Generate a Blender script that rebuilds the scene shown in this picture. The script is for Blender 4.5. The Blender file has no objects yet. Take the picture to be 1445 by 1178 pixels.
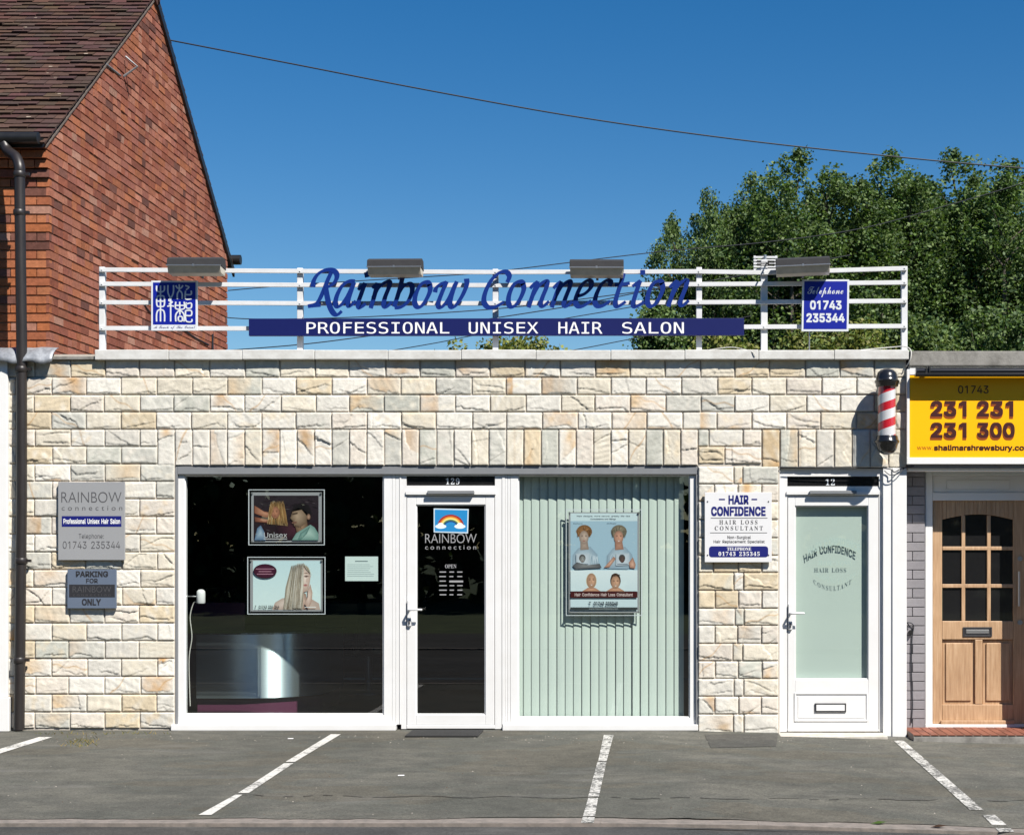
import bpy, math, random
import numpy as np
from mathutils import Vector, Matrix

random.seed(7)
rng = np.random.default_rng(11)
SC = bpy.context.scene
COL = SC.collection
R = math.radians

# ------------------------------------------------------------------ camera, sky, sun, exposure
EYE, DIST, F = 1.6, 14.0, 2282.0          # eye height, metres to the shop front, focal length in photo pixels
cam_d = bpy.data.cameras.new('camera')
cam = bpy.data.objects.new('camera', cam_d)
COL.objects.link(cam)
cam.location = (0, -DIST, EYE)
cam.rotation_euler = (R(90), 0, 0)
cam_d.sensor_fit = 'HORIZONTAL'
cam_d.sensor_width = 36
cam_d.lens = F / 1445 * 36
cam_d.shift_x = -(922 - 722.5) / 1445
cam_d.shift_y = (769 - 589) / 1445
cam_d.clip_end = 3000
SC.camera = cam

SUN = Vector((0.86, -1.0, 1.56)).normalized()
world = bpy.data.worlds.new('World')
SC.world = world
world.use_nodes = True
wn = world.node_tree
bg = wn.nodes['Background']
sky = wn.nodes.new('ShaderNodeTexSky')
sky.sky_type = 'NISHITA'
sky.sun_disc = False
sky.sun_elevation = math.asin(SUN.z)
sky.sun_rotation = math.atan2(SUN.x, SUN.y)
sky.altitude = 300
sky.air_density = 1.0
sky.dust_density = 0.0
sky.ozone_density = 2.2
bg.inputs[1].default_value = 0.0495
hs_n = wn.nodes.new('ShaderNodeHueSaturation')
hs_n.inputs['Saturation'].default_value = 1.44
hs_n.inputs['Hue'].default_value = 0.503
wn.links.new(sky.outputs[0], hs_n.inputs['Color'])
wn.links.new(hs_n.outputs[0], bg.inputs[0])

sun_d = bpy.data.lights.new('sun', 'SUN')
sun_d.energy = 4.4
sun_d.angle = R(0.5)
sun_d.color = (1.0, 0.95, 0.87)
sun = bpy.data.objects.new('sun', sun_d)
COL.objects.link(sun)
sun.location = SUN * 60
sun.rotation_euler = SUN.to_track_quat('Z', 'Y').to_euler()

SC.view_settings.view_transform = 'Standard'
SC.view_settings.look = 'None'
SC.view_settings.gamma = 1
SC.view_settings.exposure = 1.0
SC.render.engine = 'CYCLES'
SC.cycles.use_denoising = True
SC.cycles.max_bounces = 10
SC.cycles.transparent_max_bounces = 24
SC.cycles.caustics_reflective = False
SC.cycles.caustics_refractive = False


# ------------------------------------------------------------------ measuring: photo pixel -> place at depth y
def X(px, y=0.0):
    return (px - 922) / F * (DIST + y)


def Z(py, y=0.0):
    return EYE + (769 - py) / F * (DIST + y)


def P(px, py, y=0.0):
    return (X(px, y), y, Z(py, y))


def gz(x, y=0):
    """height of the forecourt: level, falling gently to the right"""
    return -0.028 * min(max(x - 0.2, 0.0), 4.5)


def G(px, py):
    """point of the ground seen at a pixel"""
    z = 0.0
    for _ in range(6):
        d = F * (EYE - z) / (py - 769)
        x = (px - 922) / F * d
        z = gz(x)
    return (x, d - DIST, z)


def s(r, g, b):
    f = lambda c: (c / 255 / 12.92) if c / 255 <= 0.04045 else ((c / 255 + 0.055) / 1.055) ** 2.4
    return (f(r), f(g), f(b))


# ------------------------------------------------------------------ materials
def new_mat(name):
    m = bpy.data.materials.new(name)
    m.use_nodes = True
    nt = m.node_tree
    return m, nt, nt.nodes['Principled BSDF']


def N(nt, kind, **kw):
    n = nt.nodes.new(kind)
    for k, v in kw.items():
        setattr(n, k, v)
    return n


def noise(nt, scale, detail=4, rough=0.6, vec=None, stretch=None):
    n = N(nt, 'ShaderNodeTexNoise')
    n.inputs['Scale'].default_value = scale
    n.inputs['Detail'].default_value = detail
    n.inputs['Roughness'].default_value = rough
    tc = N(nt, 'ShaderNodeTexCoord')
    mp = N(nt, 'ShaderNodeMapping')
    if stretch:
        mp.inputs['Scale'].default_value = stretch
    nt.links.new(tc.outputs['Object'], mp.inputs[0])
    nt.links.new(mp.outputs[0], n.inputs['Vector'])
    return n


def ramp(nt, src, stops):
    r = N(nt, 'ShaderNodeValToRGB')
    el = r.color_ramp.elements
    while len(el) < len(stops):
        el.new(0.5)
    for e, (p, c) in zip(el, stops):
        e.position = p
        e.color = tuple(c) + (1,) if len(c) == 3 else c
    nt.links.new(src, r.inputs[0])
    return r


def mix(nt, fac, a, b, mode='MIX'):
    m = N(nt, 'ShaderNodeMix', data_type='RGBA', blend_type=mode)
    for k, v in ((0, fac), (6, a), (7, b)):
        if hasattr(v, 'links'):
            nt.links.new(v, m.inputs[k])
        elif isinstance(v, (int, float)):
            m.inputs[k].default_value = v
        else:
            m.inputs[k].default_value = tuple(v) + (1,)
    return m.outputs[2]


def bump(nt, bsdf, height, strength=0.3, dist=0.01):
    b = N(nt, 'ShaderNodeBump')
    b.inputs['Strength'].default_value = strength
    b.inputs['Distance'].default_value = dist
    nt.links.new(height, b.inputs['Height'])
    nt.links.new(b.outputs[0], bsdf.inputs['Normal'])


def paint(name, col, rough=0.5, metal=0.0, dirt=0.12, dscale=6.0, bmp=0.0, bscale=60, coat=0.0, dirt_col=None, stretch=None):
    """a colour with uneven wear and a little roughness variation"""
    m, nt, b = new_mat(name)
    n = noise(nt, dscale, 6, 0.65, stretch=stretch)
    r = ramp(nt, n.outputs[0], [(0.38, (0, 0, 0)), (0.72, (1, 1, 1))])
    dc = dirt_col or tuple(c * 0.62 for c in col)
    f = N(nt, 'ShaderNodeMath', operation='MULTIPLY')
    f.inputs[1].default_value = dirt * 2
    nt.links.new(r.outputs[0], f.inputs[0])
    nt.links.new(mix(nt, f.outputs[0], col, dc), b.inputs['Base Color'])
    b.inputs['Roughness'].default_value = rough
    b.inputs['Metallic'].default_value = metal
    if coat:
        b.inputs['Coat Weight'].default_value = coat
    if bmp:
        n2 = noise(nt, bscale, 4)
        bump(nt, b, n2.outputs[0], bmp, 0.004)
    return m


def printed(name, rough=0.5, nscale=0.0, namt=0.0, bmp=0.0, bscale=80, spec=0.3):
    """takes the face's own colour from the Col attribute"""
    m, nt, b = new_mat(name)
    a = N(nt, 'ShaderNodeAttribute', attribute_name='Col')
    src = a.outputs[0]
    if namt:
        n = noise(nt, nscale, 6, 0.7)
        r = ramp(nt, n.outputs[0], [(0.3, (1 - namt,) * 3), (0.7, (1 + namt * 0.5,) * 3)])
        src = mix(nt, 1.0, src, r.outputs[0], 'MULTIPLY')
    nt.links.new(src, b.inputs['Base Color'])
    b.inputs['Roughness'].default_value = rough
    b.inputs['Specular IOR Level'].default_value = spec
    if bmp:
        n2 = noise(nt, bscale, 5, 0.65)
        bump(nt, b, n2.outputs[0], bmp, 0.006)
    return m


def glass_mat(name, tint, ior=0.07):
    m, nt, b = new_mat(name)
    nt.nodes.remove(b)
    out = nt.nodes['Material Output']
    tr = N(nt, 'ShaderNodeBsdfTransparent')
    tr.inputs[0].default_value = tuple(tint) + (1,)
    gl = N(nt, 'ShaderNodeBsdfGlossy')
    gl.inputs['Roughness'].default_value = 0.0
    lw = N(nt, 'ShaderNodeLayerWeight')
    lw.inputs[0].default_value = 0.5
    pw = N(nt, 'ShaderNodeMath', operation='POWER')
    pw.inputs[1].default_value = 5.0
    nt.links.new(lw.outputs['Facing'], pw.inputs[0])
    fr = N(nt, 'ShaderNodeMath', operation='MULTIPLY_ADD')
    nt.links.new(pw.outputs[0], fr.inputs[0])
    fr.inputs[1].default_value = 0.9
    fr.inputs[2].default_value = ior
    mx = N(nt, 'ShaderNodeMixShader')
    nt.links.new(fr.outputs[0], mx.inputs[0])
    nt.links.new(tr.outputs[0], mx.inputs[1])
    nt.links.new(gl.outputs[0], mx.inputs[2])
    nt.links.new(mx.outputs[0], out.inputs[0])
    return m


M = {}
M['upvc'] = paint('white_upvc', (0.69, 0.69, 0.69), 0.28, dirt=0.14, dscale=4, dirt_col=(0.56, 0.54, 0.50))
M['white_paint'] = paint('white_paint', (0.70, 0.70, 0.695), 0.5, dirt=0.10, dscale=5, bmp=0.15, bscale=25, dirt_col=(0.55, 0.53, 0.48))
M['rail_white'] = paint('weathered_white_rail', (0.62, 0.63, 0.645), 0.45, dirt=0.2, dscale=7, dirt_col=(0.48, 0.47, 0.44))
M['grey_trim'] = paint('grey_trim', (0.19, 0.198, 0.21), 0.45, dirt=0.12, dscale=5)
M['coping'] = paint('grey_coping', (0.58, 0.58, 0.56), 0.75, dirt=0.30, dscale=7, bmp=0.3, bscale=60, dirt_col=(0.34, 0.32, 0.29), stretch=(1, 1, 1.6))
M['old_concrete'] = paint('old_concrete', (0.25, 0.24, 0.22), 0.9, dirt=0.42, dscale=9, bmp=0.5, bscale=70, dirt_col=(0.09, 0.085, 0.075))
M['black_plastic'] = paint('black_plastic', (0.008, 0.008, 0.008), 0.42, dirt=0.2, dscale=8, dirt_col=(0.025, 0.024, 0.023))
M['pipe'] = paint('dark_brown_pipe', (0.016, 0.0125, 0.012), 0.42, dirt=0.25, dscale=8, dirt_col=(0.034, 0.029, 0.027), stretch=(3, 3, 0.7))
M['black_gloss'] = paint('black_gloss', (0.010, 0.010, 0.011), 0.22, dirt=0.1, coat=0.5)
M['navy'] = paint('navy_board', s(10, 20, 82), 0.42, dirt=0.08, dscale=3)
M['blue_letter'] = paint('blue_letter', s(7, 40, 116), 0.38, dirt=0.08, dscale=5)
M['white_ink'] = paint('white_ink', (0.80, 0.80, 0.80), 0.5, dirt=0.03)
M['silver'] = paint('silver_sign', (0.33, 0.335, 0.345), 0.42, metal=0.2, dirt=0.05, dscale=4)
M['slate_sign'] = paint('slate_sign', (0.135, 0.17, 0.235), 0.38, metal=0.2, dirt=0.06, dscale=6)
M['dark_ink'] = paint('dark_ink', (0.022, 0.022, 0.026), 0.5, dirt=0.05)
M['grey_ink'] = paint('grey_ink', (0.075, 0.075, 0.08), 0.5, dirt=0.05)
M['blue_ink'] = paint('blue_ink', s(18, 25, 104), 0.45, dirt=0.04)
M['ultramarine'] = paint('ultramarine_panel', s(9, 27, 138), 0.4, dirt=0.06, dscale=8)
M['pale_silver'] = paint('pale_silver_ink', (0.60, 0.63, 0.66), 0.45, dirt=0.08)
M['sign_white'] = paint('sign_white', (0.66, 0.66, 0.67), 0.4, dirt=0.06, dscale=5)
M['amber'] = paint('amber_panel', s(243, 177, 2), 0.35, dirt=0.03, dscale=2)
M['maroon_ink'] = paint('maroon_ink', s(58, 14, 13), 0.45, dirt=0.03)
M['rust_ink'] = paint('rust_ink', s(140, 66, 6), 0.45, dirt=0.03)
M['light_metal'] = paint('brushed_metal', (0.55, 0.55, 0.55), 0.35, metal=0.9, dirt=0.1)
M['handle'] = paint('white_handle', (0.74, 0.74, 0.74), 0.25, metal=0.1, dirt=0.05)
M['dark_grey'] = paint('dark_grey_metal', (0.024, 0.024, 0.028), 0.5, dirt=0.25, dscale=14, dirt_col=(0.05, 0.05, 0.055))  # own dark grey of fittings, sign battens, worktop and roof deck
M['lamp_black'] = paint('lamp_housing', (0.020, 0.020, 0.023), 0.9, dirt=0.25, dscale=14, dirt_col=(0.035, 0.035, 0.037))
M['lamp_glass'] = paint('dusty_lamp_glass', (0.52, 0.47, 0.38), 0.4, dirt=0.3, dscale=14)
M['lead'] = paint('lead_flashing', (0.16, 0.17, 0.19), 0.55, metal=0.3, dirt=0.42, dscale=12, bmp=0.6, bscale=18, dirt_col=(0.42, 0.44, 0.47))
M['rubber'] = paint('rubber_mat', (0.014, 0.014, 0.014), 0.9, dirt=0.3, dscale=30, bmp=0.5, bscale=120)
M['step_stone'] = paint('worn_step', (0.55, 0.52, 0.46), 0.85, dirt=0.35, dscale=9, bmp=0.5, bscale=40, dirt_col=(0.25, 0.21, 0.17))
M['verge_mortar'] = paint('verge_mortar', (0.13, 0.105, 0.09), 0.9, dirt=0.4, dscale=10)
M['cable'] = paint('cable_black', (0.006, 0.009, 0.016), 0.6, dirt=0.05)
M['cable_white'] = paint('cable_white', (0.55, 0.54, 0.50), 0.6, dirt=0.2)
M['blind'] = paint('mint_blind', (0.505, 0.575, 0.525), 0.8, dirt=0.03, dscale=3, bmp=0.08, bscale=300)
M['frost'] = paint('frosted_panel', (0.40, 0.485, 0.435), 0.30, dirt=0.05, dscale=1.5)
M['glass_letter'] = paint('etched_letter', (0.30, 0.30, 0.31), 0.5, dirt=0.06)
M['frost_letter'] = paint('frosted_letter', (0.30, 0.40, 0.36), 0.6, dirt=0.03)
M['plum'] = paint('plum_laminate', s(84, 42, 66), 0.35, dirt=0.05)
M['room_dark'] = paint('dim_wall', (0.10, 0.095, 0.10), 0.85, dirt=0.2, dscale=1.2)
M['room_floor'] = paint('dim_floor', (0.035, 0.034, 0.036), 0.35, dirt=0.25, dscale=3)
M['screen'] = paint('dark_screen', (0.012, 0.013, 0.016), 0.15)
M['oak'] = None
M['glass'] = glass_mat('window_glass', (0.93, 0.97, 0.96), 0.115)
M['clear'] = glass_mat('acrylic', (0.965, 0.98, 0.98), 0.05)
M['print'] = printed('printed_paper', 0.45)
M['stone'] = printed('split_stone', 0.9, 34, 0.13, 0.42, 60, 0.2)
M['brick'] = printed('red_brick', 0.9, 26, 0.34, 0.5, 160, 0.15)
M['greybrick'] = printed('painted_brick', 0.6, 30, 0.10, 0.3, 90, 0.35)
M['tile'] = printed('clay_tile', 0.85, 38, 0.30, 0.5, 90, 0.2)
M['quarry'] = printed('quarry_tile', 0.6, 30, 0.2, 0.3, 90, 0.3)


def leaf_mat(name, trans=0.35):
    m, nt, b = new_mat(name)
    out = nt.nodes['Material Output']
    a = N(nt, 'ShaderNodeAttribute', attribute_name='Col')
    nt.links.new(a.outputs[0], b.inputs['Base Color'])
    b.inputs['Roughness'].default_value = 0.55
    b.inputs['Specular IOR Level'].default_value = 0.22
    t = N(nt, 'ShaderNodeBsdfTranslucent')
    nt.links.new(mix(nt, 1.0, a.outputs[0], (1.1, 1.25, 0.55), 'MULTIPLY'), t.inputs[0])
    mx = N(nt, 'ShaderNodeMixShader')
    mx.inputs[0].default_value = trans
    nt.links.new(b.outputs[0], mx.inputs[1])
    nt.links.new(t.outputs[0], mx.inputs[2])
    nt.links.new(mx.outputs[0], out.inputs[0])
    return m


M['leaf'] = leaf_mat('leaf', 0.28)
M['bark'] = paint('bark', (0.07, 0.058, 0.045), 0.9, dirt=0.3, dscale=12, bmp=0.6, bscale=30)


def wood_mat():
    m, nt, b = new_mat('pale_oak')
    n = noise(nt, 7, 6, 0.6, stretch=(9, 9, 0.6))
    n2 = noise(nt, 2.2, 3)
    r = ramp(nt, n.outputs[0], [(0.3, s(162, 129, 99)), (0.5, s(179, 147, 115)), (0.72, s(195, 165, 134))])
    r2 = ramp(nt, n2.outputs[0], [(0.3, (0.86, 0.84, 0.82)), (0.7, (1.05, 1.04, 1.02))])
    nt.links.new(mix(nt, 1.0, r.outputs[0], r2.outputs[0], 'MULTIPLY'), b.inputs['Base Color'])
    b.inputs['Roughness'].default_value = 0.45
    bump(nt, b, n.outputs[0], 0.15, 0.003)
    return m


M['oak'] = wood_mat()


def steel_mat():
    m, nt, b = new_mat('brushed_steel')
    n = noise(nt, 10, 5, 0.6, stretch=(1, 1, 60))
    r = ramp(nt, n.outputs[0], [(0.3, (0.66, 0.80, 0.84)), (0.7, (0.76, 0.90, 0.94))])
    nt.links.new(r.outputs[0], b.inputs['Base Color'])
    b.inputs['Metallic'].default_value = 0.94
    b.inputs['Roughness'].default_value = 0.37
    b.inputs['Anisotropic'].default_value = 0.93
    tg = N(nt, 'ShaderNodeTangent', direction_type='RADIAL', axis='Z')
    nt.links.new(tg.outputs[0], b.inputs['Tangent'])
    b.inputs['Anisotropic Rotation'].default_value = 0.25
    return m


M['steel'] = steel_mat()


def asphalt_mat(name, lo, hi, fresh=1.0, seam=True):
    m, nt, b = new_mat(name)
    big = noise(nt, 0.55, 5, 0.6)
    mid = noise(nt, 5.0, 5, 0.7)
    fine = noise(nt, 52, 5, 0.85)
    r1 = ramp(nt, big.outputs[0], [(0.32, lo), (0.68, hi)])
    r2 = ramp(nt, mid.outputs[0], [(0.3, (0.74, 0.74, 0.74)), (0.72, (1.22, 1.21, 1.19))])
    r3 = ramp(nt, fine.outputs[0], [(0.30, (0.38, 0.38, 0.37)), (0.48, (0.88, 0.88, 0.87)), (0.62, (1.18, 1.17, 1.14)), (0.76, (2.5, 2.45, 2.3))])
    c = mix(nt, 1.0, r1.outputs[0], r2.outputs[0], 'MULTIPLY')
    c = mix(nt, 1.0, c, r3.outputs[0], 'MULTIPLY')
    # brownish and greenish old patches, each with its own edge
    pt = noise(nt, 0.9, 4, 0.55, stretch=(0.7, 1.3, 1))
    ptr = ramp(nt, pt.outputs[0], [(0.44, (1.02, 0.98, 0.91)), (0.47, (0.95, 0.98, 0.96)), (0.54, (1.0, 1.0, 0.985)), (0.565, (1.16, 1.15, 1.11))])
    c = mix(nt, 1.0, c, ptr.outputs[0], 'MULTIPLY')
    # scattered pale grit
    v = N(nt, 'ShaderNodeTexVoronoi')
    v.inputs['Scale'].default_value = 9
    tc = N(nt, 'ShaderNodeTexCoord')
    nt.links.new(tc.outputs['Object'], v.inputs['Vector'])
    gr = ramp(nt, v.outputs['Distance'], [(0.018, (1, 1, 1)), (0.03, (0, 0, 0))])
    c = mix(nt, gr.outputs[0], c, (0.24, 0.235, 0.22))
    # pale dusty drift marks
    dr = noise(nt, 1.4, 7, 0.7, stretch=(0.5, 1.6, 1))
    drr = ramp(nt, dr.outputs[0], [(0.56, (0, 0, 0)), (0.75, (0.55, 0.55, 0.55))])
    c = mix(nt, drr.outputs[0], c, (0.16, 0.155, 0.145))
    nt.links.new(c, b.inputs['Base Color'])
    b.inputs['Roughness'].default_value = 0.9
    b.inputs['Specular IOR Level'].default_value = 0.25
    bump(nt, b, fine.outputs[0], 0.55, 0.008)
    return m


M['asphalt'] = asphalt_mat('forecourt_asphalt', (0.074, 0.074, 0.067), (0.108, 0.106, 0.096))
M['road'] = asphalt_mat('road_asphalt', (0.050, 0.050, 0.052), (0.066, 0.066, 0.068))
M['patch'] = asphalt_mat('patch_asphalt', (0.058, 0.057, 0.055), (0.074, 0.072, 0.068))
M['kerb'] = paint('pinkish_kerb', (0.20, 0.172, 0.152), 0.95, dirt=0.42, dscale=14, bmp=0.6, bscale=60, dirt_col=(0.10, 0.092, 0.082))


def line_mat(name, worn):
    m, nt, b = new_mat(name)
    n = noise(nt, 38, 6, 0.75)
    n2 = noise(nt, 4, 3)
    ad = N(nt, 'ShaderNodeMath', operation='MULTIPLY_ADD')
    nt.links.new(n2.outputs[0], ad.inputs[0])
    ad.inputs[1].default_value = 0.5
    nt.links.new(n.outputs[0], ad.inputs[2])
    r = ramp(nt, ad.outputs[0], [(worn - 0.05, (1, 1, 1)), (worn + 0.03, (0, 0, 0))])
    fine = noise(nt, 95, 3, 0.8)
    r3 = ramp(nt, fine.outputs[0], [(0.3, (0.04, 0.04, 0.038)), (0.75, (0.15, 0.15, 0.14))])
    nt.links.new(mix(nt, r.outputs[0], r3.outputs[0], (0.50, 0.49, 0.46)), b.inputs['Base Color'])
    b.inputs['Roughness'].default_value = 0.8
    bump(nt, b, fine.outputs[0], 0.4, 0.006)
    return m


M['line_good'] = line_mat('white_line_paint', 0.84)
M['line_worn'] = line_mat('worn_line_paint', 0.755)


def grass_mat():
    m, nt, b = new_mat('rough_grass')
    n = noise(nt, 1.5, 8, 0.75)
    r = ramp(nt, n.outputs[0], [(0.3, (0.020, 0.035, 0.012)), (0.7, (0.075, 0.10, 0.035))])
    nt.links.new(r.outputs[0], b.inputs['Base Color'])
    b.inputs['Roughness'].default_value = 0.95
    return m


M['grass'] = grass_mat()

# ------------------------------------------------------------------ mesh building
ORG = {}


class MB:
    def __init__(self):
        self.v, self.f, self.c = [], [], []

    def add(self, vs, fs, col=(1, 1, 1)):
        o = len(self.v)
        self.v += [tuple(p) for p in vs]
        self.f += [tuple(i + o for i in f) for f in fs]
        self.c += [col] * len(fs)
        return self

    def box(self, x0, x1, y0, y1, z0, z1, col=(1, 1, 1)):
        vs = [(x, y, z) for z in (z0, z1) for y in (y0, y1) for x in (x0, x1)]
        return self.add(vs, [(0, 1, 5, 4), (1, 3, 7, 5), (3, 2, 6, 7), (2, 0, 4, 6), (4, 5, 7, 6), (2, 3, 1, 0)], col)

    def pbox(self, px0, px1, py0, py1, y0, y1, col=(1, 1, 1)):
        """box whose front face at depth y0 covers these photo pixels"""
        return self.box(X(px0, y0), X(px1, y0), y0, y1, Z(py1, y0), Z(py0, y0), col)

    def frame(self, px0, px1, py0, py1, wl, wr, wt, wb, y0, y1):
        """rails between stiles, butted"""
        self.pbox(px0, px0 + wl, py0, py1, y0, y1)
        self.pbox(px1 - wr, px1, py0, py1, y0, y1)
        if wt:
            self.pbox(px0 + wl, px1 - wr, py0, py0 + wt, y0, y1)
        if wb:
            self.pbox(px0 + wl, px1 - wr, py1 - wb, py1, y0, y1)
        return self

    def prism(self, pts, y0, y1, col=(1, 1, 1)):
        """XZ outline (counter-clockwise seen from the front) from y0 (front) to y1 (back)"""
        n = len(pts)
        a = sum(pts[i][0] * pts[(i + 1) % n][1] - pts[(i + 1) % n][0] * pts[i][1] for i in range(n))
        if a < 0:
            pts = pts[::-1]
        vs = [(x, y0, z) for x, z in pts] + [(x, y1, z) for x, z in pts]
        fs = [tuple(range(n)), tuple(range(2 * n - 1, n - 1, -1))]
        fs += [(i, i + n, (i + 1) % n + n, (i + 1) % n) for i in range(n)]
        return self.add(vs, fs, col)

    def flat(self, pts, y, col=(1, 1, 1)):
        n = len(pts)
        a = sum(pts[i][0] * pts[(i + 1) % n][1] - pts[(i + 1) % n][0] * pts[i][1] for i in range(n))
        if a < 0:
            pts = pts[::-1]
        return self.add([(x, y, z) for x, z in pts], [tuple(range(n))], col)

    def tube(self, pts, r, n=8, col=(1, 1, 1)):
        pts = [Vector(p) for p in pts]
        rs = r if isinstance(r, (list, tuple)) else [r] * len(pts)
        vs, fs = [], []
        up = None
        for i, p in enumerate(pts):
            d = (pts[min(i + 1, len(pts) - 1)] - pts[max(i - 1, 0)]).normalized()
            if up is None:
                up = Vector((0, 0, 1)) if abs(d.z) < 0.9 else Vector((0, 1, 0))
            a = d.cross(up).normalized()
            up = a.cross(d).normalized()
            for k in range(n):
                t = 2 * math.pi * k / n
                vs.append(p + (a * math.cos(t) + up * math.sin(t)) * rs[i])
        for i in range(len(pts) - 1):
            for k in range(n):
                k2 = (k + 1) % n
                fs.append((i * n + k, i * n + k2, (i + 1) * n + k2, (i + 1) * n + k))
        fs.append(tuple(range(n))[::-1])
        fs.append(tuple(range((len(pts) - 1) * n, len(pts) * n)))
        return self.add(vs, fs, col)

    def lathe(self, cx, cy, prof, n=32, col=(1, 1, 1)):
        """prof: (radius, z) from bottom to top"""
        vs, fs = [], []
        for r, z in prof:
            for k in range(n):
                t = 2 * math.pi * k / n
                vs.append((cx + r * math.cos(t), cy + r * math.sin(t), z))
        for i in range(len(prof) - 1):
            for k in range(n):
                k2 = (k + 1) % n
                fs.append((i * n + k, i * n + k2, (i + 1) * n + k2, (i + 1) * n + k))
        fs.append(tuple(range(n))[::-1])
        fs.append(tuple(range((len(prof) - 1) * n, len(prof) * n)))
        return self.add(vs, fs, col)


def make_mesh(name, mb, org):
    me = bpy.data.meshes.new(name)
    vs = [(p[0] - org[0], p[1] - org[1], p[2] - org[2]) for p in mb.v]
    me.from_pydata(vs, [], mb.f)
    ca = me.color_attributes.new('Col', 'FLOAT_COLOR', 'CORNER')
    buf = np.ones((len(me.loops), 4), dtype=np.float32)
    tot = np.array([len(f) for f in mb.f])
    if any(isinstance(c, list) for c in mb.c):
        buf[:, :3] = np.array([q for f, c in zip(mb.f, mb.c) for q in (c if isinstance(c, list) else [c] * len(f))], dtype=np.float32)
    else:
        buf[:, :3] = np.repeat(np.array(mb.c, dtype=np.float32).reshape(-1, 3), tot, axis=0)
    ca.data.foreach_set('color', buf.ravel())
    me.update()
    return me


def finish(o, bevel, smooth):
    if smooth:
        for p in o.data.polygons:
            p.use_smooth = True
        o.data.set_sharp_from_angle(angle=R(smooth))
    if bevel:
        b = o.modifiers.new('bevel', 'BEVEL')
        b.width = bevel
        b.segments = 2
        b.limit_method = 'ANGLE'
        b.angle_limit = R(40)
        b.harden_normals = False


def part(name, mb, mat, parent, bevel=0, smooth=0, label=None):
    org = ORG[parent.name]
    me = make_mesh(name, mb, org)
    me.materials.append(M[mat] if isinstance(mat, str) else mat)
    o = bpy.data.objects.new(name, me)
    COL.objects.link(o)
    o.parent = parent
    ORG[o.name] = org
    finish(o, bevel, smooth)
    if label:
        o['label'] = label
    return o


def thing(name, label, cat, loc, group=None):
    o = bpy.data.objects.new(name, None)
    o.empty_display_size = 0.1
    COL.objects.link(o)
    o.location = loc
    ORG[o.name] = tuple(loc)
    o['label'] = label
    o['category'] = cat
    if group:
        o['group'] = group
    return o


def single(name, mb, mat, label, cat, loc=None, group=None, bevel=0, smooth=0):
    if loc is None:
        a = np.array(mb.v)
        loc = (float(a[:, 0].mean()), float(a[:, 1].mean()), float(a[:, 2].min()))
    me = make_mesh(name, mb, loc)
    me.materials.append(M[mat] if isinstance(mat, str) else mat)
    o = bpy.data.objects.new(name, me)
    COL.objects.link(o)
    o.location = loc
    ORG[o.name] = tuple(loc)
    finish(o, bevel, smooth)
    o['label'] = label
    o['category'] = cat
    if group:
        o['group'] = group
    return o


def struct(name, mb, mat, kind='structure', bevel=0):
    me = make_mesh(name, mb, (0, 0, 0))
    me.materials.append(M[mat])
    o = bpy.data.objects.new(name, me)
    COL.objects.link(o)
    ORG[o.name] = (0, 0, 0)
    finish(o, bevel, 0)
    o['kind'] = kind
    return o


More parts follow.
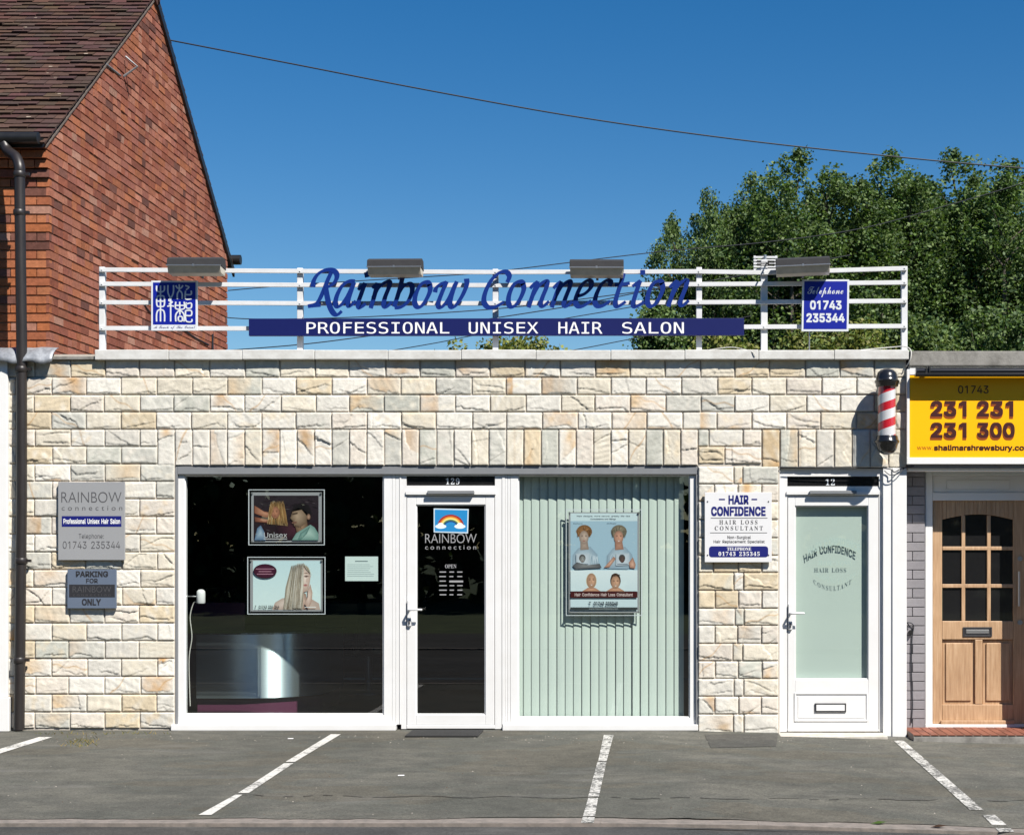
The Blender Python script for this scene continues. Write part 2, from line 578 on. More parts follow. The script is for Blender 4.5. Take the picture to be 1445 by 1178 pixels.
# ------------------------------------------------------------------ lettering
_txt = {}
GLYPHS = {}
GLYPHS['sans'] = {
    ',': (94, '19,-60 34,36 68,36 42,-60'),
    '-': (227, '168,122 168,94 57,94 57,122'),
    '.': (94, '48,-2 31,4 25,20 31,37 48,43 64,37 71,20 64,4'),
    '0': (227, '113,-3 87,0 65,12 47,31 34,57 27,89 24,127 27,165 35,197 48,223 65,242 87,254 113,258 139,254 161,242 179,223 192,197 200,165 203,127 200,89 192,57 179,31 162,12 140,0 / 113,25 131,28 145,37 157,52 165,72 172,127 165,182 157,203 145,218 131,227 113,230 96,227 82,218 70,203 62,182 56,157 55,127 56,97 62,72 70,52 82,37 96,28'),
    '1': (227, '138,254 138,0 106,0 106,224 105,224 43,179 43,213 99,254'),
    '2': (227, '32,0 32,24 117,114 141,141 155,163 160,186 154,209 137,224 112,230 86,224 69,207 64,181 33,181 35,202 43,221 55,237 72,248 91,255 112,258 134,255 153,248 169,237 181,223 188,205 191,186 185,159 168,129 133,90 76,30 76,28 195,28 195,0'),
    '3': (227, '109,-3 87,-1 66,5 49,15 35,29 26,46 22,66 55,66 63,44 83,30 109,25 138,30 157,46 163,58 165,72 158,98 150,109 137,117 121,122 101,124 78,124 78,150 144,224 144,226 35,226 35,254 186,254 186,230 106,139 106,144 132,144 154,138 172,127 185,111 194,93 196,72 194,51 185,33 172,18 154,6 133,-1'),
    '4': (227, '20,53 20,79 123,254 155,254 54,83 54,81 207,81 207,53 / 141,0 141,61 141,73 141,159 171,159 171,0'),
    '5': (227, '111,-3 89,-1 70,6 54,16 41,30 33,47 30,65 61,65 69,44 87,30 111,25 138,32 157,52 164,81 157,111 137,131 124,137 109,138 84,134 64,123 34,126 48,254 183,254 183,226 75,226 67,151 68,151 89,162 115,167 147,160 172,143 189,116 195,82 193,58 184,38 171,21 154,8 134,-1'),
    '6': (227, '113,-3 91,-1 71,7 55,20 42,37 34,58 32,81 40,119 69,170 126,254 161,254 75,131 73,131 83,144 98,153 117,157 139,155 158,147 173,136 185,120 192,101 194,79 192,56 184,36 171,20 155,7 135,-1 / 113,24 139,31 157,51 164,79 157,107 139,126 113,133 87,126 69,107 62,79 69,51 87,31'),
    '7': (227, '48,0 162,224 162,226 31,226 31,254 195,254 195,224 82,0'),
    '8': (227, '113,-3 89,-1 68,6 50,17 37,31 29,48 26,68 33,98 51,121 76,132 76,133 59,141 46,154 38,171 35,190 38,209 45,225 57,239 73,249 92,256 113,258 134,256 153,249 169,239 181,225 188,209 191,190 188,171 180,154 167,141 150,133 150,132 176,121 194,98 200,68 198,48 189,31 176,17 158,6 137,-1 / 113,25 142,30 161,46 168,69 161,94 141,111 113,118 85,111 65,94 58,69 64,46 84,30 / 113,145 137,150 154,165 160,188 154,210 138,225 113,230 89,225 72,210 66,188 72,165 89,150'),
    '9': (227, '113,258 135,255 155,247 171,234 184,217 192,197 194,173 186,135 158,84 100,0 65,0 151,124 154,124 144,111 128,101 109,97 87,100 69,107 53,119 41,134 34,154 32,176 34,198 42,218 55,235 71,247 91,255 / 113,230 87,223 69,204 63,176 69,148 87,129 113,122 139,129 157,147 164,175 157,204 139,223'),
    ':': (94, '48,-2 31,4 25,20 31,37 48,43 64,37 71,20 64,4 / 48,135 31,142 25,158 31,174 48,181 64,174 71,158 64,142'),
    'A': (240, '8,0 101,254 138,254 231,0 198,0 144,151 132,186 116,239 123,239 106,185 95,151 43,0 / 55,71 55,99 185,99 185,71'),
    'B': (228, '30,0 30,254 121,254 145,252 164,245 180,235 190,221 197,205 199,187 193,160 178,143 157,133 157,131 182,123 201,102 207,86 209,68 207,50 200,33 189,20 172,9 151,2 123,0 / 62,29 122,29 148,31 165,40 175,53 178,68 171,92 153,109 124,115 62,115 / 62,143 119,143 144,148 162,163 168,186 165,202 156,214 141,223 120,226 62,226'),
    'C': (255, '134,-3 103,1 75,12 52,32 35,58 24,90 20,127 24,165 35,197 52,223 75,242 103,254 134,258 170,252 201,236 224,209 236,174 204,174 195,197 179,214 158,224 134,228 111,225 92,216 75,202 62,182 54,157 52,127 54,97 63,72 75,53 92,38 112,29 134,26 158,30 179,40 195,57 204,80 236,80 224,45 201,19 170,2'),
    'D': (252, '109,0 48,0 48,29 107,29 136,31 159,40 177,55 189,75 197,99 200,128 197,156 190,180 177,200 160,214 138,223 110,226 47,226 47,254 113,254 147,251 176,239 200,221 217,196 227,164 231,128 227,91 217,59 199,34 175,15 145,4 / 62,254 62,0 30,0 30,254'),
    'E': (210, '30,0 30,254 186,254 186,226 62,226 62,143 178,143 178,114 62,114 62,29 188,29 188,0'),
    'F': (205, '30,0 30,254 185,254 185,226 62,226 62,139 173,139 173,111 62,111 62,0'),
    'G': (261, '134,-3 102,1 75,13 52,32 35,58 24,90 20,127 24,165 35,197 52,223 74,242 102,254 132,258 170,252 202,235 225,208 237,174 204,174 194,197 178,213 158,224 133,228 111,225 92,216 75,202 62,182 54,157 52,127 54,97 63,72 75,53 92,38 112,29 134,26 155,29 172,36 187,47 198,62 205,80 207,101 217,100 141,100 141,128 239,128 239,100 236,71 225,45 209,25 188,9 163,0'),
    'H': (259, '30,0 30,254 62,254 62,144 196,144 196,254 228,254 228,0 196,0 196,116 62,116 62,0'),
    'I': (151, '16,0 16,29 59,29 59,226 16,226 16,254 135,254 135,226 91,226 91,29 135,29 135,0'),
    'K': (234, '52,73 52,108 70,131 87,152 106,172 182,254 224,254 116,138 114,138 / 30,0 30,254 62,254 62,167 62,112 62,97 62,0 / 186,0 94,130 114,155 224,0'),
    'L': (197, '30,0 30,254 62,254 62,29 181,29 181,0'),
    'N': (262, '30,0 30,254 68,254 172,91 181,75 194,53 207,27 202,27 200,54 200,79 199,97 199,254 232,254 232,0 193,0 101,145 89,165 74,191 54,226 60,227 61,192 62,164 62,145 62,0'),
    'O': (267, '133,-3 103,1 75,12 52,32 35,58 24,90 20,127 24,165 35,197 52,223 75,242 103,254 133,258 164,254 192,242 215,223 232,197 243,165 247,127 243,90 232,58 215,32 192,12 164,1 / 133,26 155,29 175,38 191,52 204,72 212,97 215,127 212,157 204,182 191,202 175,216 155,225 133,228 112,225 92,216 75,202 63,182 54,157 52,127 54,97 63,72 75,52 92,38 112,29'),
    'P': (223, '30,0 30,254 118,254 144,252 166,244 183,231 195,215 202,195 204,174 202,152 195,133 183,116 166,104 144,96 118,93 55,93 55,121 116,121 134,123 149,128 159,136 167,147 172,174 167,201 159,211 148,219 134,224 116,226 62,226 62,0'),
    'R': (225, '30,0 30,254 118,254 145,252 167,244 183,232 195,217 202,198 205,176 202,154 195,136 183,120 166,109 145,101 118,99 48,99 48,128 117,128 149,133 160,141 167,150 173,176 167,202 159,212 149,220 116,226 62,226 62,0 / 177,0 115,115 151,115 214,0'),
    'S': (224, '112,-4 86,-2 64,5 46,15 32,30 23,48 19,68 52,68 55,55 62,44 83,29 112,25 143,30 165,46 171,57 173,70 166,89 148,102 122,111 92,120 64,130 43,145 30,163 26,186 29,206 37,224 51,238 69,249 90,256 114,258 137,256 158,249 175,238 189,224 197,208 200,189 169,189 163,206 151,219 134,227 112,229 84,224 64,209 58,188 60,176 65,167 85,154 106,147 132,140 156,132 179,119 197,99 204,69 201,50 193,32 180,17 162,5 139,-2'),
    'T': (225, '16,226 16,254 208,254 208,226 128,226 128,0 96,0 96,226'),
    'U': (259, '129,-4 101,-1 77,8 57,22 42,40 33,62 30,87 30,254 62,254 62,89 64,72 70,57 80,44 94,34 110,28 129,26 149,28 165,34 179,44 188,57 194,72 196,89 196,254 229,254 229,87 226,62 216,40 201,22 182,8 157,-1'),
    'Y': (236, '102,0 102,104 8,254 46,254 96,172 111,146 125,115 112,115 126,146 140,172 191,254 228,254 134,104 134,0'),
    'a': (195, '80,-4 47,2 34,11 24,22 17,37 15,54 22,80 39,97 63,105 89,110 117,113 133,117 138,127 138,128 133,148 120,161 98,165 75,161 59,150 50,137 20,146 29,161 39,173 66,188 97,192 119,190 143,180 161,160 167,145 168,126 168,0 138,0 138,26 136,26 126,12 108,1 / 85,23 114,29 132,47 138,69 138,95 130,91 116,88 100,86 88,84 67,79 52,70 46,52 51,36 65,26'),
    'b': (213, '115,-4 86,2 69,16 59,29 56,29 56,0 26,0 26,254 57,254 57,160 59,160 69,173 86,186 115,192 137,189 156,180 173,166 185,146 193,122 195,94 193,66 185,42 173,23 157,8 137,-1 / 110,23 126,26 140,33 150,44 158,58 164,95 158,131 150,145 140,156 126,163 110,165 94,163 81,156 70,145 62,131 56,95 63,58 70,43 81,32 94,26'),
    'c': (198, '104,-4 79,-1 58,8 41,23 28,43 20,66 17,94 20,122 28,146 41,165 58,180 79,189 104,192 130,189 153,178 170,161 181,138 151,131 145,145 135,155 121,162 104,165 86,162 73,155 62,144 54,129 48,94 54,59 62,44 73,33 86,26 104,23 121,26 135,33 146,44 152,59 181,51 171,28 153,11 130,0'),
    'd': (213, '98,-4 75,-1 56,8 40,23 27,42 20,66 17,94 20,122 27,146 40,166 56,180 75,189 98,192 126,186 144,173 153,160 155,160 155,254 186,254 186,0 156,0 156,29 153,29 143,16 126,2 / 102,23 118,26 132,32 142,43 150,58 156,95 150,131 142,145 132,156 118,163 102,165 86,163 72,156 62,145 54,131 48,95 54,58 62,44 73,33 86,26'),
    'e': (202, '106,-4 80,-1 58,8 41,23 28,42 20,66 17,93 20,121 28,145 40,165 58,180 78,189 103,192 133,187 160,170 179,141 184,121 186,97 186,85 37,85 37,110 169,110 155,101 149,134 141,147 131,157 118,163 103,165 87,163 73,157 54,135 48,105 48,89 50,69 55,53 64,40 76,31 90,25 106,23 127,26 143,36 153,53 182,45 168,20 141,2'),
    'f': (127, '114,190 114,164 3,164 3,190 / 40,0 40,216 42,231 48,243 68,259 94,265 111,263 121,260 114,234 107,236 97,237 85,235 77,230 71,209 71,0'),
    'g': (213, '103,-75 67,-70 41,-55 25,-35 51,-20 61,-33 77,-44 103,-49 124,-46 141,-38 152,-23 156,-3 156,34 153,34 143,21 126,8 97,2 76,5 56,13 40,27 28,45 20,68 17,96 20,123 27,147 40,166 56,180 76,189 98,192 127,186 144,173 154,159 157,159 157,190 186,190 186,-4 183,-27 175,-45 162,-59 145,-68 / 102,30 118,32 132,38 142,47 150,61 156,96 150,132 142,146 132,156 119,163 102,165 86,163 73,156 62,145 54,131 48,96 54,61 62,48 73,38 86,32'),
    'h': (205, '57,113 57,0 26,0 26,254 57,254 57,144 51,144 62,166 76,181 94,189 114,192 132,190 148,184 161,174 170,160 177,142 179,120 179,0 148,0 148,118 145,137 136,152 123,161 105,165 80,159 63,141'),
    'i': (84, '26,0 26,190 57,190 57,0 / 42,221 27,227 21,242 27,256 42,262 57,256 63,242 57,227'),
    'k': (191, '55,68 55,106 60,106 142,190 180,190 92,100 89,100 / 26,0 26,254 57,254 57,0 / 147,0 74,93 96,114 186,0'),
    'l': (95, '70,-1 50,2 37,10 29,24 26,42 26,254 57,254 57,49 60,31 73,26 80,26 85,27 90,1 81,0'),
    'm': (305, '26,0 26,190 56,190 56,148 54,148 66,173 86,188 110,193 129,190 144,180 154,166 160,147 156,147 169,172 190,187 218,193 249,186 261,177 270,164 276,148 278,128 278,0 248,0 248,127 245,145 236,156 224,163 209,165 187,160 173,145 168,124 168,0 137,0 137,130 134,144 126,156 115,163 100,165 79,160 63,145 57,119 57,0'),
    'n': (205, '57,113 57,0 26,0 26,190 56,190 56,144 51,144 62,166 76,181 94,189 114,192 132,190 147,184 160,174 170,160 176,142 179,120 179,0 148,0 148,118 145,137 136,152 123,161 105,165 80,159 63,141'),
    'o': (208, '104,-4 79,-1 58,8 41,23 28,43 20,66 17,94 20,122 28,146 41,165 58,180 79,189 104,192 128,189 149,180 167,165 180,146 188,122 191,94 188,66 180,43 167,23 149,8 128,-1 / 104,23 121,26 135,33 146,44 154,59 160,94 154,129 146,144 135,155 121,162 104,165 86,162 73,155 62,144 54,129 48,94 54,59 62,44 73,33 86,26'),
    'p': (213, '26,-71 26,190 56,190 56,160 59,160 69,173 86,186 115,192 137,189 156,180 173,166 185,146 193,122 195,94 193,66 185,42 173,23 157,8 137,-1 115,-4 86,2 69,16 59,29 57,29 57,-71 / 110,23 126,26 140,33 150,44 158,58 164,95 158,131 150,145 140,156 126,163 110,165 94,163 81,156 70,145 62,131 56,95 63,58 70,43 81,32 94,26'),
    'r': (130, '26,0 26,190 56,190 56,160 58,160 65,173 76,184 90,190 107,192 115,192 122,192 122,161 115,162 103,163 80,157 63,142 57,118 57,0'),
    's': (183, '91,-4 56,2 31,19 23,32 18,47 47,53 53,40 62,30 75,25 91,23 108,25 122,31 131,40 134,51 127,68 106,78 75,85 52,93 36,104 27,119 23,137 26,152 33,166 43,177 58,185 94,192 127,186 149,170 162,145 134,139 121,158 110,164 94,166 78,164 65,158 57,150 54,139 56,129 62,122 86,111 115,105 137,97 153,86 162,71 166,53 163,37 156,24 145,12 130,3 112,-2'),
    't': (114, '102,190 102,164 3,164 3,190 / 32,236 63,236 63,49 68,31 85,25 93,26 101,27 107,1 96,-1 84,-2 62,1 46,11 36,26 32,46'),
    'u': (205, '91,-3 73,-1 57,5 44,15 35,29 28,47 26,69 26,190 57,190 57,72 60,52 68,37 82,28 100,25 125,31 142,48 148,76 148,190 179,190 179,0 149,0 149,46 154,46 143,23 129,8 111,0'),
    'w': (284, '69,0 11,190 44,190 67,107 77,68 88,21 82,21 93,67 103,107 126,190 158,190 181,107 191,68 201,21 196,21 206,68 217,107 240,190 272,190 215,0 184,0 159,86 152,112 145,140 138,169 145,169 138,140 131,112 124,86 99,0'),
    'x': (190, '10,0 86,109 86,86 14,190 50,190 74,153 90,127 104,103 88,103 101,127 117,153 141,190 176,190 104,84 104,107 179,0 143,0 115,43 100,68 86,91 102,91 89,68 74,43 46,0'),
    'y': (195, '24,-69 31,-43 36,-44 52,-44 65,-37 75,-18 81,-1 9,190 42,190 83,78 93,43 103,10 92,10 101,43 112,78 153,190 186,190 102,-29 88,-54 70,-68 46,-73 32,-72'),
}
GLYPHS['mono'] = {
    'P': (214, '69,231 69,133 110,133 125,135 138,139 148,146 156,156 160,168 162,182 160,197 156,209 148,218 138,225 125,230 110,231 / 34,260 110,260 137,258 159,251 176,240 189,225 196,206 199,182 196,159 189,139 176,124 159,113 137,107 110,104 69,104 69,0 34,0'),
    'R': (214, '132,123 155,110 179,71 215,0 177,0 146,66 122,102 114,106 105,109 94,110 60,110 60,0 25,0 25,260 97,260 124,258 146,251 163,241 176,226 183,207 186,185 184,169 180,155 172,143 161,133 148,127 / 60,231 60,139 99,139 114,140 127,144 136,150 143,159 147,170 149,185 147,199 143,210 136,219 125,226 113,230 97,231'),
    'O': (214, '158,130 156,164 152,192 146,212 136,225 123,233 107,236 91,233 78,225 69,212 62,192 58,164 57,130 58,95 62,68 69,48 78,34 91,26 107,24 123,26 136,34 146,48 152,68 156,95 / 194,130 192,88 185,54 173,28 156,10 134,-1 107,-5 80,-1 59,10 42,28 30,54 23,88 20,130 23,171 30,205 42,231 59,250 80,261 107,265 134,261 156,250 173,231 185,205 192,171'),
    'F': (214, '41,260 194,260 194,230 76,230 76,154 183,154 183,124 76,124 76,0 41,0'),
    'E': (214, '34,260 189,260 189,230 69,230 69,153 183,153 183,124 69,124 69,30 192,30 192,0 34,0'),
    'S': (214, '176,251 176,215 144,231 112,236 96,235 83,231 72,224 64,216 59,205 58,193 59,183 62,174 67,167 75,161 87,156 103,152 121,148 143,141 161,132 174,121 184,107 189,91 191,71 189,48 181,29 168,14 151,4 128,-3 101,-5 65,-1 28,11 28,48 65,29 101,24 118,25 132,29 143,35 151,44 156,56 158,69 156,81 153,91 147,99 139,105 127,110 112,114 93,119 71,125 54,133 41,143 31,156 26,171 24,188 27,210 35,228 48,244 65,255 86,262 110,265 141,261'),
    'I': (214, '35,260 179,260 179,230 125,230 125,30 179,30 179,0 35,0 35,30 89,30 89,230 35,230'),
    'N': (214, '24,260 69,260 157,46 157,260 190,260 190,0 146,0 58,214 58,0 24,0'),
    'A': (214, '107,229 70,96 144,96 / 86,260 129,260 208,0 172,0 153,68 62,68 43,0 6,0'),
    'L': (214, '37,260 73,260 73,30 198,30 198,0 37,0'),
    'U': (214, '26,100 26,260 61,260 61,84 62,57 66,44 82,29 107,24 133,29 149,44 153,57 154,83 154,260 189,260 189,100 184,43 180,33 174,23 167,15 140,0 107,-5 74,0 48,15 40,23 35,33 31,43'),
    'X': (214, '15,260 53,260 110,162 168,260 206,260 128,138 211,0 174,0 110,112 41,0 3,0 90,138'),
    'H': (214, '24,260 59,260 59,153 155,153 155,260 191,260 191,0 155,0 155,124 59,124 59,0 24,0'),
}
GLYPHS['serif'] = {
    'H': (262, '8,0 8,9 22,11 31,16 36,25 37,40 37,189 36,203 31,212 22,217 8,219 8,228 121,228 121,219 102,216 93,208 91,189 91,125 171,125 171,189 169,208 160,216 141,219 141,228 254,228 254,219 230,212 226,203 225,189 225,40 226,26 231,16 239,11 254,9 254,0 141,0 141,9 165,15 169,24 171,40 171,110 91,110 91,40 93,25 97,16 106,11 121,9 121,0'),
    'A': (218, '-4,0 -4,9 12,15 25,37 103,233 112,233 192,43 206,17 212,11 222,9 222,0 115,0 115,9 135,13 142,23 136,41 126,66 52,66 39,35 38,29 37,24 43,13 62,9 64,9 64,0 / 57,80 121,80 88,160'),
    'I': (130, '7,0 7,9 31,16 36,24 38,38 38,193 36,206 32,214 7,219 7,228 122,228 122,219 98,214 93,206 91,193 91,39 94,22 103,13 123,9 123,0'),
    'R': (236, '8,0 8,9 22,11 31,16 36,25 37,40 37,189 36,203 31,212 22,217 8,219 8,228 108,228 152,224 184,213 202,194 209,167 196,133 157,112 216,25 226,13 239,9 240,9 240,0 169,0 101,106 91,106 91,40 93,25 97,16 106,11 121,9 121,0 / 91,117 102,117 124,120 140,129 149,145 152,168 142,204 112,216 95,211 91,193'),
    'L': (213, '8,0 8,9 22,11 31,16 36,25 37,40 37,189 36,204 31,212 22,217 8,219 8,228 125,228 125,219 104,217 94,208 91,189 91,41 93,24 100,16 117,14 157,20 172,28 185,40 204,77 214,77 201,0'),
    'O': (263, '130,-5 106,-3 84,4 64,15 47,29 33,46 22,67 16,89 14,114 16,138 22,161 33,181 47,199 65,213 85,224 108,231 133,233 157,231 179,224 198,213 216,199 230,182 240,162 247,139 249,114 247,89 240,67 230,46 215,29 198,15 177,4 155,-3 / 132,6 175,33 190,114 186,160 174,194 155,215 130,222 87,195 73,114 77,67 89,34 108,13'),
    'S': (195, '21,-5 21,79 31,79 41,47 56,25 75,12 98,7 115,10 128,18 137,30 139,45 133,65 112,80 81,95 56,110 38,126 28,144 25,166 27,185 34,201 44,215 58,225 74,231 92,233 115,231 141,224 146,223 150,222 157,225 160,233 170,233 170,160 161,160 147,192 124,214 97,222 82,220 70,213 62,203 60,190 62,178 69,168 94,151 127,136 159,117 175,94 180,66 177,46 169,29 157,15 140,4 120,-3 96,-5 79,-4 63,0 49,5 42,6 35,4 31,-5'),
    'C': (234, '128,-5 97,-2 69,10 45,28 28,52 17,81 13,114 17,147 28,175 46,199 69,217 98,229 130,233 155,230 184,220 194,218 204,221 210,233 218,233 218,154 210,154 196,182 178,203 157,217 133,222 87,195 72,113 89,37 139,12 159,14 179,22 198,35 214,53 224,44 183,7'),
    'N': (247, '201,-5 53,175 53,39 55,24 59,15 68,11 83,9 83,0 9,0 9,9 27,12 36,21 38,39 38,194 18,217 9,219 9,228 78,228 195,84 195,189 193,207 184,216 166,219 166,228 240,228 240,219 225,217 217,212 212,203 211,188 211,-5'),
    'U': (246, '124,-6 84,-1 57,14 42,40 37,78 37,189 35,203 30,212 22,217 7,219 7,228 120,228 120,219 101,216 93,208 90,189 90,70 93,44 102,26 116,15 137,11 181,28 196,80 196,189 195,203 190,212 180,217 164,219 164,228 237,228 237,219 224,216 216,211 211,189 211,91 206,46 190,16 163,-1'),
    'T': (211, '46,0 46,9 61,10 71,15 76,25 78,40 78,217 75,217 51,213 33,202 20,183 14,159 5,159 5,228 205,228 205,158 197,158 178,202 134,217 132,217 132,40 133,25 138,15 148,10 164,9 164,0'),
    'E': (221, '7,0 7,8 22,10 31,15 36,24 38,39 38,184 36,202 31,213 22,218 8,219 8,228 199,228 199,160 192,160 184,186 170,203 148,212 116,215 100,214 93,208 91,194 91,123 97,123 116,126 130,134 138,150 144,173 152,173 152,59 144,59 137,91 130,100 120,107 93,111 91,111 91,34 96,17 115,14 157,19 172,27 185,37 206,72 215,72 201,0'),
    'P': (209, '8,0 8,9 22,11 31,16 36,25 37,40 37,189 36,203 31,212 22,217 8,219 8,228 107,228 144,226 168,220 183,211 195,199 202,184 204,166 199,140 183,120 157,107 121,103 91,103 91,40 93,25 97,16 106,11 121,9 121,0 / 91,115 101,115 122,118 136,126 144,142 146,165 144,187 138,203 126,212 108,216 95,212 91,199'),
    'D': (248, '10,0 10,9 31,15 36,23 37,37 37,187 35,203 30,213 21,218 7,219 7,228 111,228 164,220 203,198 226,162 234,114 204,28 114,0 / 111,12 140,18 160,37 171,69 175,115 159,191 111,217 95,212 91,192 91,36 95,17'),
    '0': (188, '94,-3 67,1 45,12 30,31 19,55 13,86 11,121 13,155 19,185 30,210 45,228 67,239 94,243 121,239 142,228 157,210 168,185 174,155 176,120 174,85 168,55 157,31 141,12 120,1 / 94,18 110,25 119,45 124,120 119,195 110,215 94,221 79,215 70,195 63,120 70,45 79,25'),
    '1': (188, '33,0 33,18 60,18 73,22 77,40 77,208 54,183 44,175 34,173 20,180 14,198 37,206 66,224 89,241 127,241 127,40 130,24 144,18 171,18 171,0'),
    '2': (188, '12,0 12,35 61,85 93,123 109,153 113,186 111,202 106,214 98,220 87,223 72,219 63,208 58,190 56,165 39,166 25,172 16,182 13,198 15,209 21,220 32,230 46,237 87,243 120,239 144,228 159,211 164,187 160,165 146,140 119,110 77,69 44,37 122,37 140,43 150,60 152,71 172,71 171,0'),
    '3': (188, '82,-3 40,2 17,17 9,37 12,48 18,56 38,63 41,44 49,31 63,23 79,20 100,25 115,40 121,70 117,87 107,101 91,110 69,113 48,113 48,134 70,134 89,138 102,148 110,164 112,184 111,200 105,212 97,220 85,223 74,221 66,215 58,196 56,171 37,172 24,178 15,187 12,200 17,217 31,231 54,240 86,243 118,240 143,229 159,212 164,188 160,168 149,151 133,137 112,128 140,119 163,101 170,87 172,69 170,50 165,35 144,12 115,0'),
    '4': (188, '60,0 60,18 70,18 89,22 95,29 97,42 97,62 4,62 4,83 100,240 146,240 146,85 181,85 181,62 146,62 146,42 148,29 154,22 174,18 178,18 178,0 / 28,85 97,85 97,143 98,175 100,208 95,197 87,183 79,169 73,160'),
    '5': (188, '82,-3 42,3 20,18 13,37 15,48 21,55 40,60 44,42 55,26 77,20 98,25 113,42 119,74 116,96 107,111 92,121 73,124 52,122 36,118 20,124 31,240 158,240 160,179 140,179 138,190 133,199 122,203 52,203 47,141 63,144 84,146 119,141 146,128 164,105 170,74 168,54 162,37 141,14 113,1'),
    '6': (188, '98,-3 75,0 55,9 38,24 26,47 18,75 15,111 21,163 39,205 52,221 69,233 88,241 111,243 146,238 164,224 170,206 168,196 161,188 149,182 130,180 128,200 122,217 108,223 90,218 76,200 67,172 62,135 80,143 109,147 136,143 158,129 171,107 176,78 171,45 156,19 132,2 / 99,19 111,22 120,32 125,49 127,74 125,98 119,114 109,123 96,127 77,121 62,110 65,69 73,40 85,24'),
    '7': (188, '55,0 145,203 56,203 43,199 37,186 35,169 15,169 16,240 177,240 177,223 84,0'),
    '8': (188, '92,-3 66,-1 46,5 30,16 19,29 12,44 10,61 13,81 24,97 59,121 42,134 29,148 20,164 18,182 25,212 35,224 50,234 70,241 96,243 127,239 149,226 163,208 167,184 164,166 155,152 122,130 148,115 165,100 174,83 178,63 172,35 155,14 128,1 / 101,141 119,158 125,185 121,203 111,218 94,224 82,221 73,213 67,201 65,186 67,171 75,159 / 93,16 109,19 121,28 128,41 131,58 128,73 119,85 82,108 63,89 57,76 55,60 58,42 66,28 78,19'),
    '9': (188, '76,-3 44,2 27,16 21,35 25,47 38,54 52,28 63,20 78,18 112,42 125,115 106,99 78,92 51,97 30,110 16,132 12,162 14,185 21,204 32,221 48,233 66,241 89,243 112,240 132,231 149,216 162,195 170,166 173,130 167,78 160,56 150,36 137,19 120,7 100,-1 / 92,117 112,123 125,139 123,176 116,201 105,216 91,221 78,217 68,206 62,189 60,164 68,128'),
}
